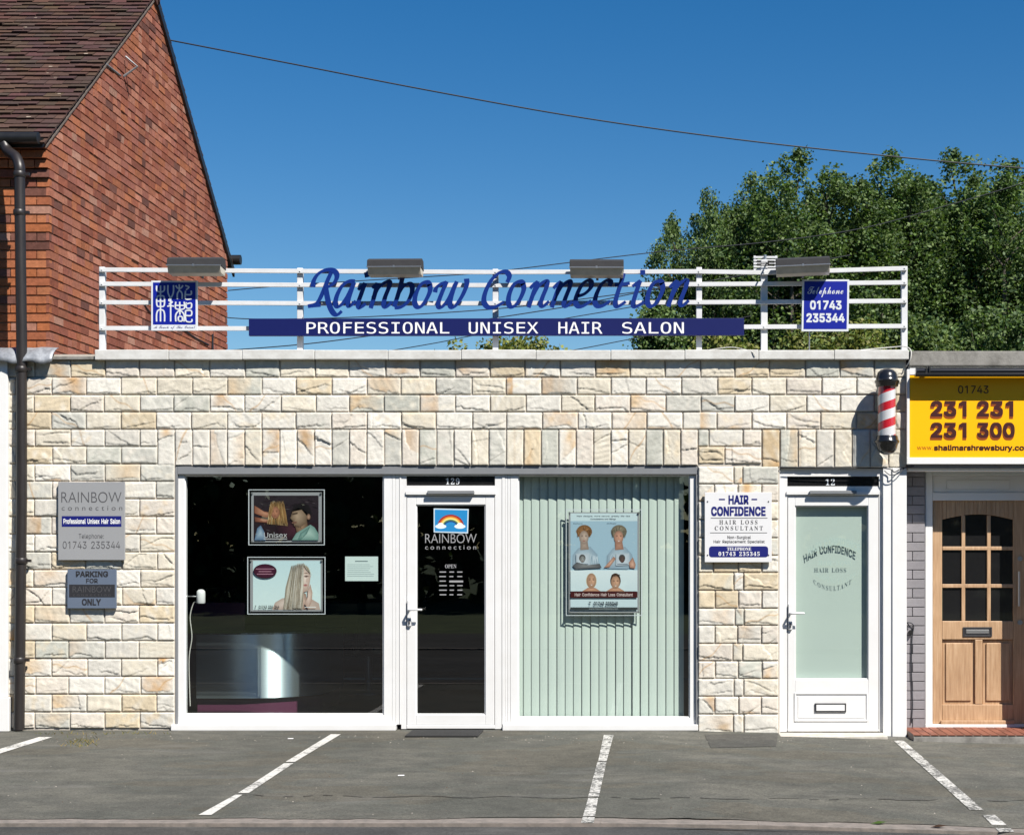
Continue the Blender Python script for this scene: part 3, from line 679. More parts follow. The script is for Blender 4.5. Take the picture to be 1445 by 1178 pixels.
GLYPHS['script'] = {
    'A': (247, '26,-7 9,-5 -4,2 -12,13 -14,28 -12,41 -5,52 6,59 19,61 36,56 43,43 38,33 30,27 22,25 15,22 10,19 8,14 13,5 27,1 59,13 100,47 88,66 84,85 86,99 94,110 106,117 120,120 137,117 153,106 195,150 236,185 269,208 291,216 298,212 286,191 245,112 204,20 223,29 245,47 260,62 284,84 299,91 306,90 291,79 274,63 257,44 239,28 220,16 199,10 196,4 144,-3 151,14 129,25 108,39 66,4 47,-5 / 175,55 269,196 224,161 161,97 172,76 175,56 / 109,57 144,97 133,102 120,98 110,86 106,71 / 154,24 160,55 158,73 152,87 117,48 136,32'),
    'O': (190, '84,-2 62,1 45,13 34,31 30,55 33,74 40,94 66,134 93,161 126,185 159,202 200,211 229,203 238,181 236,171 230,168 226,173 226,177 227,181 225,189 219,196 202,202 179,197 155,180 133,157 110,124 90,87 75,53 70,26 74,11 85,6 100,9 116,18 150,49 180,94 195,128 200,151 198,163 191,167 171,157 148,131 135,111 123,88 113,66 107,47 102,31 97,30 93,31 92,36 97,56 109,86 127,119 148,148 171,168 193,174 204,172 213,166 219,156 221,144 214,114 196,80 170,47 140,20 111,3'),
    'T': (207, '106,87 91,89 80,96 73,106 70,119 74,138 85,157 104,177 130,194 161,206 194,210 231,204 252,200 266,199 287,204 288,204 289,205 292,202 287,191 274,179 255,174 214,184 190,192 170,195 138,188 108,169 88,144 80,120 85,105 99,100 117,106 133,122 145,145 149,169 149,173 149,178 152,182 158,177 163,165 166,149 163,133 157,118 135,96 121,89 / 83,-2 56,0 36,8 24,20 20,37 23,49 30,59 41,66 53,68 70,63 77,50 71,37 61,32 55,32 49,31 46,28 44,23 53,12 76,7 108,15 123,24 136,39 158,85 176,123 197,151 217,168 228,173 231,170 229,164 221,150 216,128 211,102 203,75 190,50 171,29 147,12 118,1'),
    'c': (130, '48,-2 32,0 20,7 13,18 10,33 18,59 38,81 65,97 92,103 115,98 121,91 123,82 119,70 105,64 97,68 93,77 97,85 105,91 99,93 89,87 75,72 62,52 52,31 48,16 50,10 56,8 69,11 82,18 95,28 105,38 112,31 80,6 64,0'),
    'e': (138, '50,-2 33,0 18,8 9,20 6,33 14,57 35,80 63,97 91,103 112,97 118,90 120,81 118,71 111,61 85,45 49,34 43,15 45,9 53,8 82,15 114,38 120,31 85,6 / 52,43 73,50 90,65 97,83 96,90 91,93 80,86 65,68'),
    'f': (179, '107,31 86,9 67,-1 50,-3 45,-3 -5,-91 -47,-96 16,12 12,22 17,33 29,38 30,38 56,80 44,68 31,57 25,63 42,78 54,90 69,108 89,136 130,188 147,200 165,204 183,199 189,184 186,168 177,151 144,117 95,83 51,8 54,8 75,13 100,38 / 95,95 127,117 150,139 163,162 168,183 165,191 159,193 148,187 133,168'),
    'h': (190, '171,31 158,19 149,10 134,1 120,-2 111,0 103,6 98,14 96,26 99,42 105,51 117,66 136,88 137,91 135,92 111,80 93,63 74,37 50,0 7,-2 51,80 39,67 28,57 21,63 42,84 61,106 79,136 110,192 151,197 82,66 113,94 139,103 149,102 156,96 161,87 163,75 156,55 138,32 127,14 130,10 141,17 165,38'),
    'i': (115, '92,122 80,125 75,136 81,149 96,155 108,151 113,140 107,127 / 97,31 78,13 64,3 43,-2 24,3 17,20 24,40 42,74 34,65 25,57 18,63 27,72 41,86 54,100 101,103 66,42 53,13 54,10 67,16 91,38'),
    'l': (140, '102,31 73,6 61,0 47,-2 28,4 22,12 20,22 23,38 33,60 39,71 25,57 17,62 41,85 60,110 110,192 151,197 79,65 60,32 54,16 59,10 71,17 95,38'),
    'n': (194, '-1,-3 23,31 39,55 52,77 50,79 43,74 26,57 19,63 49,92 61,100 74,103 84,97 87,80 85,66 117,94 142,103 152,102 159,96 164,87 166,75 161,59 150,42 138,28 131,14 133,10 144,17 168,38 175,31 157,15 145,6 134,0 124,-2 114,0 106,6 101,14 99,26 102,42 120,66 139,88 140,89 140,90 138,92 126,87 106,71 81,42 50,0'),
    'o': (150, '46,-2 31,0 19,7 11,18 9,32 16,57 37,80 65,97 94,103 109,101 119,96 126,86 128,73 123,51 105,28 117,33 129,42 135,34 112,19 88,13 67,2 / 53,8 70,16 69,21 74,31 88,36 104,61 109,83 107,90 101,93 84,81 72,67 60,49 51,30 48,17 49,10'),
    'p': (182, '18,63 39,82 54,105 71,133 96,178 137,182 85,84 105,98 124,103 140,96 147,79 141,55 124,31 113,12 116,9 131,17 155,38 162,31 131,5 109,-2 99,0 90,5 84,14 82,25 91,47 111,73 123,90 119,93 101,84 79,62 58,31 -8,-91 -50,-95 39,70 32,63 24,57'),
    'r': (138, '119,31 98,12 86,3 68,-2 54,0 43,5 36,13 33,23 38,42 53,63 74,82 60,81 51,81 38,69 25,57 18,63 30,74 41,84 47,108 53,111 57,110 58,105 58,103 58,100 61,96 72,94 89,92 102,86 107,75 104,65 95,51 85,37 78,27 72,15 77,10 88,16 112,38'),
    't': (148, '18,63 38,83 55,102 70,126 107,188 150,190 125,147 148,147 145,137 118,137 94,96 73,58 56,28 52,14 55,10 70,16 95,38 101,31 72,7 58,0 44,-2 33,0 26,5 19,22 22,37 29,51 42,74 24,57'),
    'u': (198, '179,31 149,5 127,-2 105,5 99,12 97,21 98,26 99,31 72,7 44,-2 26,5 20,12 18,21 24,40 41,72 31,63 24,57 18,63 36,81 55,100 103,103 69,42 59,18 64,13 75,20 93,38 114,66 134,100 182,103 142,32 133,15 138,11 151,17 173,38'),
}


def _area(c):
    return sum(c[i][0] * c[(i + 1) % len(c)][1] - c[(i + 1) % len(c)][0] * c[i][1] for i in range(len(c))) / 2


def _inside(p, c):
    hit = False
    for i in range(len(c)):
        (x0, y0), (x1, y1) = c[i], c[(i + 1) % len(c)]
        if (y0 > p[1]) != (y1 > p[1]) and p[0] < (x1 - x0) * (p[1] - y0) / (y1 - y0) + x0:
            hit = not hit
    return hit


def _fill(cu):
    ob = bpy.data.objects.new('lettering', cu)
    COL.objects.link(ob)
    dg = bpy.context.evaluated_depsgraph_get()
    dg.update()
    me = bpy.data.meshes.new_from_object(ob.evaluated_get(dg))
    vs = [tuple(v.co[:2]) for v in me.vertices]
    fs = [tuple(p.vertices) for p in me.polygons]
    bpy.data.objects.remove(ob)
    bpy.data.curves.remove(cu)
    bpy.data.meshes.remove(me)
    return vs, fs


def glyphs(body, bold=0.0, shear=0.0, space=1.0, font='sans'):
    """flat letter shapes scaled to a unit box; strokes that cross lie on separate thin layers"""
    key = (body, bold, shear, space, font)
    if key in _txt:
        return _txt[key]
    V, Fs = [], []
    if font == 'thin':
        cu = bpy.data.curves.new('lettering', 'FONT')
        cu.body = body
        cu.size = 1
        cu.space_character = space
        cu.offset = bold
        vs, Fs = _fill(cu)
        V = [(a, b, 0) for a, b in vs]
    else:
        layers, pen = {}, 0
        for ch in body:
            if ch == ' ':
                pen += 150 * space
                continue
            adv, paths = GLYPHS[font][ch]
            cs = [[tuple(map(int, q.split(','))) for q in path.split()] for path in paths.split(' / ')]
            big = max(cs, key=lambda c: abs(_area(c)))
            sgn = _area(big) > 0
            outs = [c for c in cs if (_area(c) > 0) == sgn]
            holes = [c for c in cs if (_area(c) > 0) != sgn]
            for k, o in enumerate(outs):
                mine = [h for h in holes if _inside(h[0], o)]
                layers.setdefault(k, []).extend([[(x + pen + shear * y, y) for x, y in c] for c in [o] + mine])
            pen += adv + (space - 1) * 250
        for k, cs in layers.items():
            cu = bpy.data.curves.new('lettering', 'CURVE')
            cu.dimensions = '2D'
            cu.fill_mode = 'FRONT'
            for c in cs:
                sp = cu.splines.new('POLY')
                sp.points.add(len(c) - 1)
                for q, (a, b) in zip(sp.points, c):
                    q.co = (a / 500, b / 500, 0, 1)
                sp.use_cyclic_u = True
            vs, fs = _fill(cu)
            d = max(bold, 0)
            for j, (ox, oy) in enumerate(((0, 0), (-d, -d), (d, d), (-d, d), (d, -d)) if d else ((0, 0),)):
                Fs += [tuple(i + len(V) for i in f) for f in fs]
                V += [(a + ox, b + oy, k * 5 + j) for a, b in vs]
    V = np.array(V, float)
    lo, hi = V.min(0), V.max(0)
    V[:, :2] = (V[:, :2] - lo[:2]) / (hi - lo)[:2]
    _txt[key] = (V, Fs)
    return _txt[key]


def write(mb, body, box, y, bold=0.0, shear=0.0, space=1.0, col=(1, 1, 1), warp=None, font='sans'):
    """ink of the words fills the pixel box (px0, py0, px1, py1) at depth y, facing the street"""
    uv, fs = glyphs(body, bold, shear, space, font)
    px0, py0, px1, py1 = box
    vs = []
    for u, v, k in uv:
        px, py = px0 + u * (px1 - px0), py1 + v * (py0 - py1)
        if warp:
            px, py = warp(px, py)
        vs.append(P(px, py, y - k * 0.00008))
    mb.add(vs, fs, col)


def lines(parent, mat, y, *rows):
    """each line of words is a lettering part of its own"""
    for body, box, kw in rows:
        mb = MB()
        write(mb, body, box, y, **kw)
        part('lettering', mb, mat, parent)


def spline(pts, n=10):
    pts = [Vector(p) for p in pts]
    if len(pts) < 3:
        return [pts[0].lerp(pts[-1], i / 4) for i in range(5)]
    out = []
    for i in range(len(pts) - 1):
        p0, p1, p2, p3 = pts[max(i - 1, 0)], pts[i], pts[i + 1], pts[min(i + 2, len(pts) - 1)]
        for k in range(n):
            t = k / n
            out.append(0.5 * ((2 * p1) + (p2 - p0) * t + (2 * p0 - 5 * p1 + 4 * p2 - p3) * t * t + (3 * p1 - p0 - 3 * p2 + p3) * t ** 3))
    out.append(pts[-1])
    return out


def ribbon(mb, pts, wide, thin, ang, y0, y1, to_world, smooth=True, n=8):
    """a pen stroke (broad nib held at ang) as a solid strip"""
    c = spline(pts, n) if smooth else [Vector(p) for p in pts]
    L, Rr = [], []
    m = len(c)
    for i, p in enumerate(c):
        d = c[min(i + 1, m - 1)] - c[max(i - 1, 0)]
        if d.length < 1e-6:
            d = Vector((1, 0))
        d.normalize()
        nrm = Vector((-d.y, d.x))
        th = math.atan2(d.y, d.x) - ang
        w = math.hypot(wide * math.sin(th), thin * math.cos(th)) / 2
        e = 1.0
        L.append(p + nrm * w * e)
        Rr.append(p - nrm * w * e)
    front = [to_world(q, y0) for q in L + Rr]
    back = [to_world(q, y1) for q in L + Rr]
    fs = []
    for i in range(m - 1):
        fs.append((i, i + 1, m + i + 1, m + i))
        fs.append((2 * m + i, 3 * m + i, 3 * m + i + 1, 2 * m + i + 1))
        fs.append((i, 2 * m + i, 2 * m + i + 1, i + 1))
        fs.append((m + i, m + i + 1, 3 * m + i + 1, 3 * m + i))
    fs.append((0, m, 3 * m, 2 * m))
    fs.append((m - 1, 3 * m - 1, 4 * m - 1, 2 * m - 1))
    mb.add(front + back, fs)


def ellipse(cx, cy, rx, ry, n=24, a0=0.0, a1=360.0):
    return [(cx + rx * math.cos(R(a0 + (a1 - a0) * i / n)), cy + ry * math.sin(R(a0 + (a1 - a0) * i / n))) for i in range(n + (0 if a1 - a0 == 360 else 1))]


class Art:
    """printed picture: flat coloured shapes laid over each other, in photo pixels"""

    def __init__(self, y, ink=0.85):
        self.y, self.k, self.mb, self.ink = y, 0, MB(), ink

    def poly(self, pts, col):
        self.k += 1
        y = self.y - self.k * 0.00004
        col = tuple(c * self.ink for c in col)
        self.mb.flat([(X(a, y), Z(b, y)) for a, b in pts], y, col)

    def blob(self, pts, mid, edge, at=None):
        """a shape whose printed tone runs from mid (at a point inside) to edge"""
        self.k += 1
        y = self.y - self.k * 0.00004
        w = [(X(a, y), Z(b, y)) for a, b in pts]
        if sum(w[i][0] * w[(i + 1) % len(w)][1] - w[(i + 1) % len(w)][0] * w[i][1] for i in range(len(w))) < 0:
            w = w[::-1]
        n = len(w)
        c = (X(at[0], y), Z(at[1], y)) if at else (sum(a for a, _ in w) / n, sum(b for _, b in w) / n)
        k = self.ink
        mid, edge = tuple(q * k for q in mid), tuple(q * k for q in edge)
        o = len(self.mb.v)
        self.mb.v += [(c[0], y, c[1])] + [(a, y, b) for a, b in w]
        for i in range(n):
            self.mb.f.append((o, o + 1 + i, o + 1 + (i + 1) % n))
            self.mb.c.append([mid, edge, edge])

    def fade(self, x0, y0, x1, y1, top, bot):
        self.k += 1
        y = self.y - self.k * 0.00004
        k = self.ink
        top, bot = tuple(q * k for q in top), tuple(q * k for q in bot)
        self.mb.flat([(X(x0, y), Z(y1, y)), (X(x1, y), Z(y1, y)), (X(x1, y), Z(y0, y)), (X(x0, y), Z(y0, y))], y)
        self.mb.c[-1] = [bot, bot, top, top]

    def strands(self, a0, a1, b0, b1, cols, n, wide=0.9, wob=1.2):
        """locks of hair fanned between a root line (a0-a1) and a tip line (b0-b1)"""
        for _ in range(n):
            u = random.random()
            p = (a0[0] + (a1[0] - a0[0]) * u, a0[1] + (a1[1] - a0[1]) * u)
            q = (b0[0] + (b1[0] - b0[0]) * u, b0[1] + (b1[1] - b0[1]) * u)
            m = ((p[0] + q[0]) / 2 + random.uniform(-wob, wob), (p[1] + q[1]) / 2)
            w = wide * .45 * random.uniform(.4, 1)
            c = random.choice(cols)
            self.blob([(p[0], p[1]), (m[0] + w, m[1]), (q[0] + w * .5, q[1]), (q[0], q[1]), (m[0] - w, m[1])], c, tuple(v * .8 for v in c))

    def face(self, cx, cy, rx, ry, tone, turn=0.0, smile=0.0):
        """a small softly shaded face"""
        dark = tuple(v * .52 for v in tone)
        lite = tuple(min(1, v * 1.2) for v in tone)
        self.blob(ellipse(cx, cy, rx, ry, 28), lite, dark, (cx + rx * (.25 + turn), cy - ry * .1))
        for sg in (-1, 1):
            ex = cx + rx * (.42 * sg + turn * .5)
            self.blob(ellipse(ex, cy - ry * .16, rx * .27, ry * .10, 12), tuple(v * .22 for v in tone), tuple(v * .62 for v in tone))
            self.blob(ellipse(ex, cy - ry * .34, rx * .30, ry * .05, 10), tuple(v * .36 for v in tone), tuple(v * .7 for v in tone))
        self.blob([(cx + rx * turn * .6 - rx * .05, cy - ry * .15), (cx + rx * (.18 + turn * .6), cy + ry * .24), (cx + rx * (turn * .6 - .16), cy + ry * .26)], tuple(v * .95 for v in tone), tuple(v * .72 for v in tone))
        my = cy + ry * .52
        mx = cx + rx * turn * .5
        self.blob(ellipse(mx, my, rx * .40, ry * .11, 12), s(150, 70, 66), tuple(v * .66 for v in tone))
        if smile:
            self.blob([(mx - rx * .34, my - ry * .05), (mx + rx * .34, my - ry * .05), (mx, my + ry * .12)], s(245, 238, 230), s(214, 190, 176))

    def rect(self, x0, y0, x1, y1, col):
        self.poly([(x0, y0), (x1, y0), (x1, y1), (x0, y1)], col)

    def oval(self, cx, cy, rx, ry, col):
        self.poly(ellipse(cx, cy, rx, ry), col)

    def text(self, body, box, col, **kw):
        self.k += 1
        write(self.mb, body, box, self.y - self.k * 0.00004, col=tuple(c * self.ink for c in col), **kw)


# ------------------------------------------------------------------ ground, road, paths
def sheet(x0, x1, y0, y1, nx, ny, zf):
    mb = MB()
    vs = [(x0 + (x1 - x0) * i / nx, y0 + (y1 - y0) * j / ny, 0) for j in range(ny + 1) for i in range(nx + 1)]
    vs = [(a, b, zf(a, b)) for a, b, _ in vs]
    fs = [(j * (nx + 1) + i, j * (nx + 1) + i + 1, (j + 1) * (nx + 1) + i + 1, (j + 1) * (nx + 1) + i) for j in range(ny) for i in range(nx)]
    return mb.add(vs, fs)


KY = -4.52
struct('ground', MB().add([(-900, -900, -0.22), (900, -900, -0.22), (900, 900, -0.22), (-900, 900, -0.22)], [(0, 1, 2, 3)]), 'grass')
struct('forecourt', sheet(-14, 14, KY, 0.6, 112, 12, lambda x, y: gz(x)), 'asphalt')
kb = MB()
xk = -14.0
while xk < 14:                                                    # lengths of edging kerb
    x2 = xk + 0.913
    a, b = gz(xk) + 0.001, gz(x2) + 0.001
    vs = [(xk, KY - 0.17, a), (x2 - 0.001, KY - 0.17, b), (x2 - 0.001, KY, b), (xk, KY, a)]
    vs += [(p[0], p[1], p[2] - 0.2) for p in vs]
    kb.add(vs, [(0, 1, 2, 3), (4, 5, 1, 0), (5, 6, 2, 1), (6, 7, 3, 2), (7, 4, 0, 3)])
    xk = x2
struct('kerb', kb, 'kerb')
for k in range(2):                                                 # ragged tarmac skin lapping on to the kerb
    rg_ = MB()
    xk = -14.0
    w0 = 0.02
    while xk < 14:
        x2 = xk + random.uniform(.03, .12)
        w1 = min(max(w0 + random.uniform(-.022, .022), -.03), .05)
        y_ = KY + .06 if k == 0 else KY - .235
        e0, e1 = (KY - w0, KY - w1) if k == 0 else (KY - .178 + w0 * .6, KY - .178 + w1 * .6)
        z_ = .004 if k == 0 else -.0195
        q_ = [(xk, e0, gz(xk) + z_), (x2, e1, gz(x2) + z_), (x2, y_, gz(x2) + z_), (xk, y_, gz(xk) + z_)]
        rg_.add(q_ if k == 0 else q_[::-1], [(0, 1, 2, 3)])
        xk, w0 = x2, w1
    struct('tarmac_edge', rg_, ('asphalt', 'road')[k])
struct('road', sheet(-60, 60, -10.9, KY - 0.17, 120, 4, lambda x, y: gz(x) - 0.020), 'road')
struct('far_kerb', MB().box(-60, 60, -11.05, -10.9, -0.3, 0.0), 'kerb')
struct('far_pavement', MB().add([(-60, -15.6, -0.02), (60, -15.6, -0.02), (60, -11.05, -0.02), (-60, -11.05, -0.02)], [(0, 1, 2, 3)]), 'road')
struct('grass_verge', MB().add([(-80, -60, -0.05), (80, -60, -0.05), (80, -15.6, -0.05), (-80, -15.6, -0.05)], [(0, 1, 2, 3)]), 'grass')


def ground_strip(name, pts_px, mat, lift=0.004):
    """flat marking on the forecourt, given by its corner pixels"""
    mb = MB()
    q = [Vector(G(a, b)) for a, b in pts_px]
    n = 10
    vs, fs = [], []
    for i in range(n + 1):
        for a, b in ((q[0], q[3]), (q[1], q[2])):
            p = a.lerp(b, i / n)
            vs.append((p.x, p.y, gz(p.x) + lift))
    fs = [(2 * i, 2 * i + 1, 2 * i + 3, 2 * i + 2) for i in range(n)]
    mb.add(vs, fs)
    return struct(name, mb, mat)


ground_strip('parking_line', [(467, 1036), (481, 1036), (416, 1075), (403, 1075)], 'line_good')
ground_strip('parking_line', [(401, 1077), (414, 1077), (351, 1119), (336, 1119)], 'line_good')
ground_strip('parking_line', [(332, 1121.5), (342, 1121.5), (298, 1150), (280, 1150)], 'line_good')
ground_strip('parking_line', [(852, 1037), (866, 1037), (856, 1074), (844, 1074)], 'line_worn')
ground_strip('parking_line', [(843, 1075), (856, 1075), (845, 1124), (830, 1124)], 'line_worn')
ground_strip('parking_line', [(830, 1126), (844, 1126), (838, 1161), (820, 1161)], 'line_worn')
ground_strip('parking_line', [(1261, 1045), (1275, 1045), (1388, 1143), (1369, 1143)], 'line_worn')
ground_strip('parking_line', [(1386, 1150), (1404, 1150), (1432, 1174), (1410, 1174)], 'line_worn')
ground_strip('parking_line', [(-60, 1075), (-60, 1082), (74, 1040), (55, 1040)], 'line_good')
ground_strip('asphalt_patch', [(994, 1036), (1098, 1036), (1095, 1053), (1003, 1055)], 'patch', 0.003)
# long uneven seam in the tarmac
sm = MB()
pts = [G(px, 1122 + 0.006 * (px - 300) + 1.2 * math.sin(px * 0.05) + random.uniform(-0.5, 0.5)) for px in range(330, 1460, 14)]
for i in range(len(pts) - 1):
    if random.random() < 0.22:
        continue
    (xa, ya, _), (xb, yb, _) = pts[i], pts[i + 1]
    w = random.uniform(0.004, 0.017)
    sm.add([(xa, ya - w, gz(xa) + 0.003), (xb, yb - w, gz(xb) + 0.003), (xb, yb + w, gz(xb) + 0.003), (xa, ya + w, gz(xa) + 0.003)], [(0, 1, 2, 3)])
struct('tarmac_seam', sm, 'patch')


# ------------------------------------------------------------------ split-face stone cladding
class StoneWall:
    def __init__(self):
        self.V, self.Fc, self.C, self.n = [], [], [], 0

    def block(self, px0, px1, py0, py1):
        if px1 - px0 < 3:
            return
        x0, x1, z0, z1 = X(px0) + 0.0036, X(px1) - 0.0036, Z(py1) + 0.0036, Z(py0) - 0.0036
        w, h = x1 - x0, z1 - z0
        nx, nz = max(6, int(w / 0.008)), max(6, int(h / 0.008))
        us = np.concatenate([[0, 0.004], np.linspace(0.009, w - 0.009, nx), [w - 0.004, w]])
        vs = np.concatenate([[0, 0.004], np.linspace(0.009, h - 0.009, nz), [h - 0.004, h]])
        U, W = np.meshgrid(us, vs)
        r = rng
        H = np.full_like(U, r.uniform(0.010, 0.016))
        H += r.normal(0, 0.010) * (U - w / 2) + r.normal(0.0, 0.020) * (W - h / 2)
        # low rolling relief
        for _ in range(9):
            k = r.uniform(20, 190)
            a = r.uniform(0, 6.283)
            H += r.uniform(0.02, 0.09) / (k + 60) * np.sin(k * (U * math.cos(a) + W * math.sin(a)) + r.uniform(0, 6.28))
        # fracture ledges: the stone above the wavy line stands proud of the stone below it
        upright = h > w
        stain = np.zeros_like(U)
        rust = r.random() < 0.29
        hadstain = False
        for q in range(r.choice([0, 1, 1, 1, 1, 2, 2])):
            ang = r.normal(0, 0.13)
            cu, cv = w * r.uniform(0.3, 0.7), h * (r.uniform(0.08, 0.24) if q == 0 else r.uniform(0.3, 0.8))
            if q or upright:
                ang = r.normal(0, 0.55)
                cv = h * r.uniform(0.08, 0.85)
                if r.random() < 0.35:
                    ang += 1.45 * r.choice([-1, 1])
                    cu = w * r.choice([0.14, 0.2, 0.8])
            a_ = (U - cu) * math.cos(ang) + (W - cv) * math.sin(ang)
            b_ = -(U - cu) * math.sin(ang) + (W - cv) * math.cos(ang)
            # a broken line: straight runs between random corners, plus a little wander
            kx = np.sort(r.uniform(-0.2, 0.2, 7))
            ky = r.normal(0, 0.0075, 7)
            wav = np.interp(a_, kx, ky) + 0.0012 * np.sin(r.uniform(60, 140) * a_ + r.uniform(0, 6.28))
            wav = wav - r.uniform(-0.3, 1.4) * np.clip(np.abs(a_) - r.uniform(0.07, 0.16), 0, 1) * r.choice([-1, 1])
            b_ = b_ - wav
            amp = r.uniform(0.003, 0.0075)
            fade = np.clip(1.5 - np.abs(a_ - r.uniform(-0.06, 0.06)) / (r.uniform(0.35, 0.8) * max(w, h)), 0, 1)
            st = np.clip(b_ / 0.003 + 0.5, 0, 1)
            H += amp * fade * (st - 0.5) - amp * 0.55 * fade * np.clip(1 - np.abs(b_ + 0.004) / 0.009, 0, 1) * (b_ < 0)
            if rust and not hadstain:
                hadstain = True
                sgn = 1 if r.random() < 0.6 else -1
                stain = np.clip((sgn * b_) / 0.006, 0, 1)
        if rust and not hadstain:
            stain = np.clip((U - w * r.uniform(.2, .8)) * r.choice([-1, 1]) / 0.01, 0, 1)
        edge = np.minimum.reduce([U, w - U, W, h - W])
        H *= 0.74 + 0.26 * np.clip(edge / (0.006 + 0.010 * r.random()), 0, 1)
        H = np.maximum(H, 0.003)
        H[0, :] = H[-1, :] = -0.012
        H[:, 0] = H[:, -1] = -0.012
        nv, nu = U.shape
        jit = 0.0009
        V = np.stack([x0 + U + r.normal(0, jit, U.shape) * (edge > 0.006), -H, z0 + W + r.normal(0, jit, U.shape) * (edge > 0.006)], -1).reshape(-1, 3)
        idx = np.arange(nv * nu).reshape(nv, nu) + self.n
        self.Fc.append(np.stack([idx[:-1, :-1], idx[:-1, 1:], idx[1:, 1:], idx[1:, :-1]], -1).reshape(-1, 4))
        # colour of this stone, with rust and grey veining of its own
        pal = [((0.67, 0.655, 0.62), 8), ((0.645, 0.605, 0.525), 7), ((0.64, 0.595, 0.545), 4), ((0.52, 0.52, 0.49), 3),
               ((0.47, 0.48, 0.445), 2), ((0.60, 0.585, 0.55), 5), ((0.59, 0.51, 0.385), 3), ((0.55, 0.435, 0.29), 1)]
        pr = np.array([p[1] for p in pal], float)
        base = np.array(pal[r.choice(len(pal), p=pr / pr.sum())][0]) * r.uniform(0.90, 1.05)
        tone = np.zeros_like(U)
        for _ in range(6):
            k = r.uniform(10, 90)
            a = r.uniform(0, 6.283)
            tone += np.sin(k * (U * math.cos(a) + W * math.sin(a)) + r.uniform(0, 6.28)) / 6
        C = base[None, None, :] * (1 + 0.10 * tone[..., None])
        other = np.array(pal[r.choice(len(pal), p=pr / pr.sum())][0])
        C = C + (other - C) * (np.clip(tone * 1.6, 0, 1) * 0.6)[..., None]
        if rust:
            rc = np.array([(0.47, 0.27, 0.10), (0.52, 0.34, 0.17), (0.44, 0.29, 0.16), (0.56, 0.42, 0.27)][r.integers(4)])
            lim = np.clip(1.15 - np.abs(U - w * r.uniform(0, 1)) / (w * r.uniform(0.25, 0.8)), 0, 1)
            k = np.clip(stain * lim * (0.75 + 0.5 * tone) * r.uniform(0.35, 1.1), 0, 0.9)
            C = C + (rc - C) * k[..., None]
        if r.random() < 0.20:                                  # a thin rusty vein
            ang = r.uniform(-1.3, 1.3)
            b_ = -(U - w * r.uniform(0.3, 0.7)) * math.sin(ang) + (W - h * 0.5) * math.cos(ang) + 0.01 * np.sin(40 * U + 3)
            k = np.clip(1 - np.abs(b_) / 0.009, 0, 1) * 0.75
            C = C + (np.array((0.44, 0.27, 0.12)) - C) * k[..., None]
        self.C.append(np.clip(C * np.array((1.0, 0.982, 0.935)), 0, 1).reshape(-1, 3))
        self.V.append(V)
        self.n += nv * nu

    def quad(self, px0, px1, py0, py1, y, col):
        V = np.array([P(px0, py1), P(px1, py1), P(px1, py0), P(px0, py0)])
        V[:, 1] = y
        self.V.append(V)
        self.C.append(np.array([col] * 4))
        self.Fc.append(np.arange(4).reshape(1, 4) + self.n)
        self.n += 4

    def build(self, name, mat, parent):
        org = np.array(ORG[parent.name])
        V = (np.concatenate(self.V) - org).astype(np.float32)
        Fa = np.concatenate(self.Fc).astype(np.int32)
        me = bpy.data.meshes.new(name)
        me.vertices.add(len(V))
        me.vertices.foreach_set('co', V.ravel())
        me.loops.add(Fa.size)
        me.loops.foreach_set('vertex_index', Fa.ravel())
        me.polygons.add(len(Fa))
        me.polygons.foreach_set('loop_start', np.arange(0, Fa.size, 4, dtype=np.int32))
        me.update(calc_edges=True)
        me.validate()
        ca = me.color_attributes.new('Col', 'FLOAT_COLOR', 'POINT')
        C = np.ones((len(V), 4), np.float32)
        C[:, :3] = np.concatenate(self.C)
        ca.data.foreach_set('color', C.ravel())
        me.materials.append(M[mat])
        o = bpy.data.objects.new(name, me)
        COL.objects.link(o)
        o.parent = parent
        ORG[o.name] = tuple(org)
        return o


salon = thing('salon_building', 'single-storey hair salon with cream split-stone front and white framed shop windows', 'building', (0, 0, 0))
ROW = [507, 532.5, 557, 581.4, 605.8, 630, 654.5, 679, 703.7, 728.7, 753.5, 778.5, 803.5, 828.5, 853.7, 878.8, 903.7, 928.8, 954, 979, 1004, 1027.5]
sw = StoneWall()


def course(px0, px1, py0, py1, phase, step=49.4):
    xs = [px0]
    k = math.ceil((px0 - phase) / step)
    while phase + k * step < px1 - 2:
        q = phase + k * step + rng.normal(0, 0.8)
        if q > px0 + 4:
            xs.append(q)
        k += 1
    if len(xs) > 1 and px1 - xs[-1] < 8:
        xs.pop()
    xs.append(px1)
    for a, b in zip(xs[:-1], xs[1:]):
        sw.block(a, b, py0, py1)


for i in range(21):
    a, b = ROW[i], ROW[i + 1]
    ph = 0.0 if i % 2 == 0 else 23.5
    if i < 4:
        course(12, 1279, a, b, ph)
    elif i < 6:
        course(12, 222.5, a, b, ph)
        course(985, 1075, a, b, ph + 12)
    else:
        course(12, 247, a, b, ph)
for a, b in ((222.5, 985), (1075, 1279)):                        # upright stones over the openings
    n = round((b - a) / 24.6)
    for k in range(n):
        x0, x1 = a + (b - a) * k / n, a + (b - a) * (k + 1) / n
        sw.block(x0, x1, ROW[4], 657 if b < 1000 else 660)
PR = [657.5, 682.7, 707.5, 733, 758.6, 783.5, 807.5, 832.7, 858, 882, 907.6, 932, 957, 982, 1007, 1035]
for i in range(15):                                               # pier between the window and the right-hand door
    xs = [985, 1035, 1049.5, 1099] if i % 2 == 0 else [985, 1008.5, 1041.4, 1074.3, 1099]
    xs = [xs[0]] + [q + rng.normal(0, 0.7) for q in xs[1:-1]] + [xs[-1]]
    for a, b in zip(xs[:-1], xs[1:]):
        sw.block(a, b, PR[i], PR[i + 1])
mort = (0.44, 0.40, 0.35)
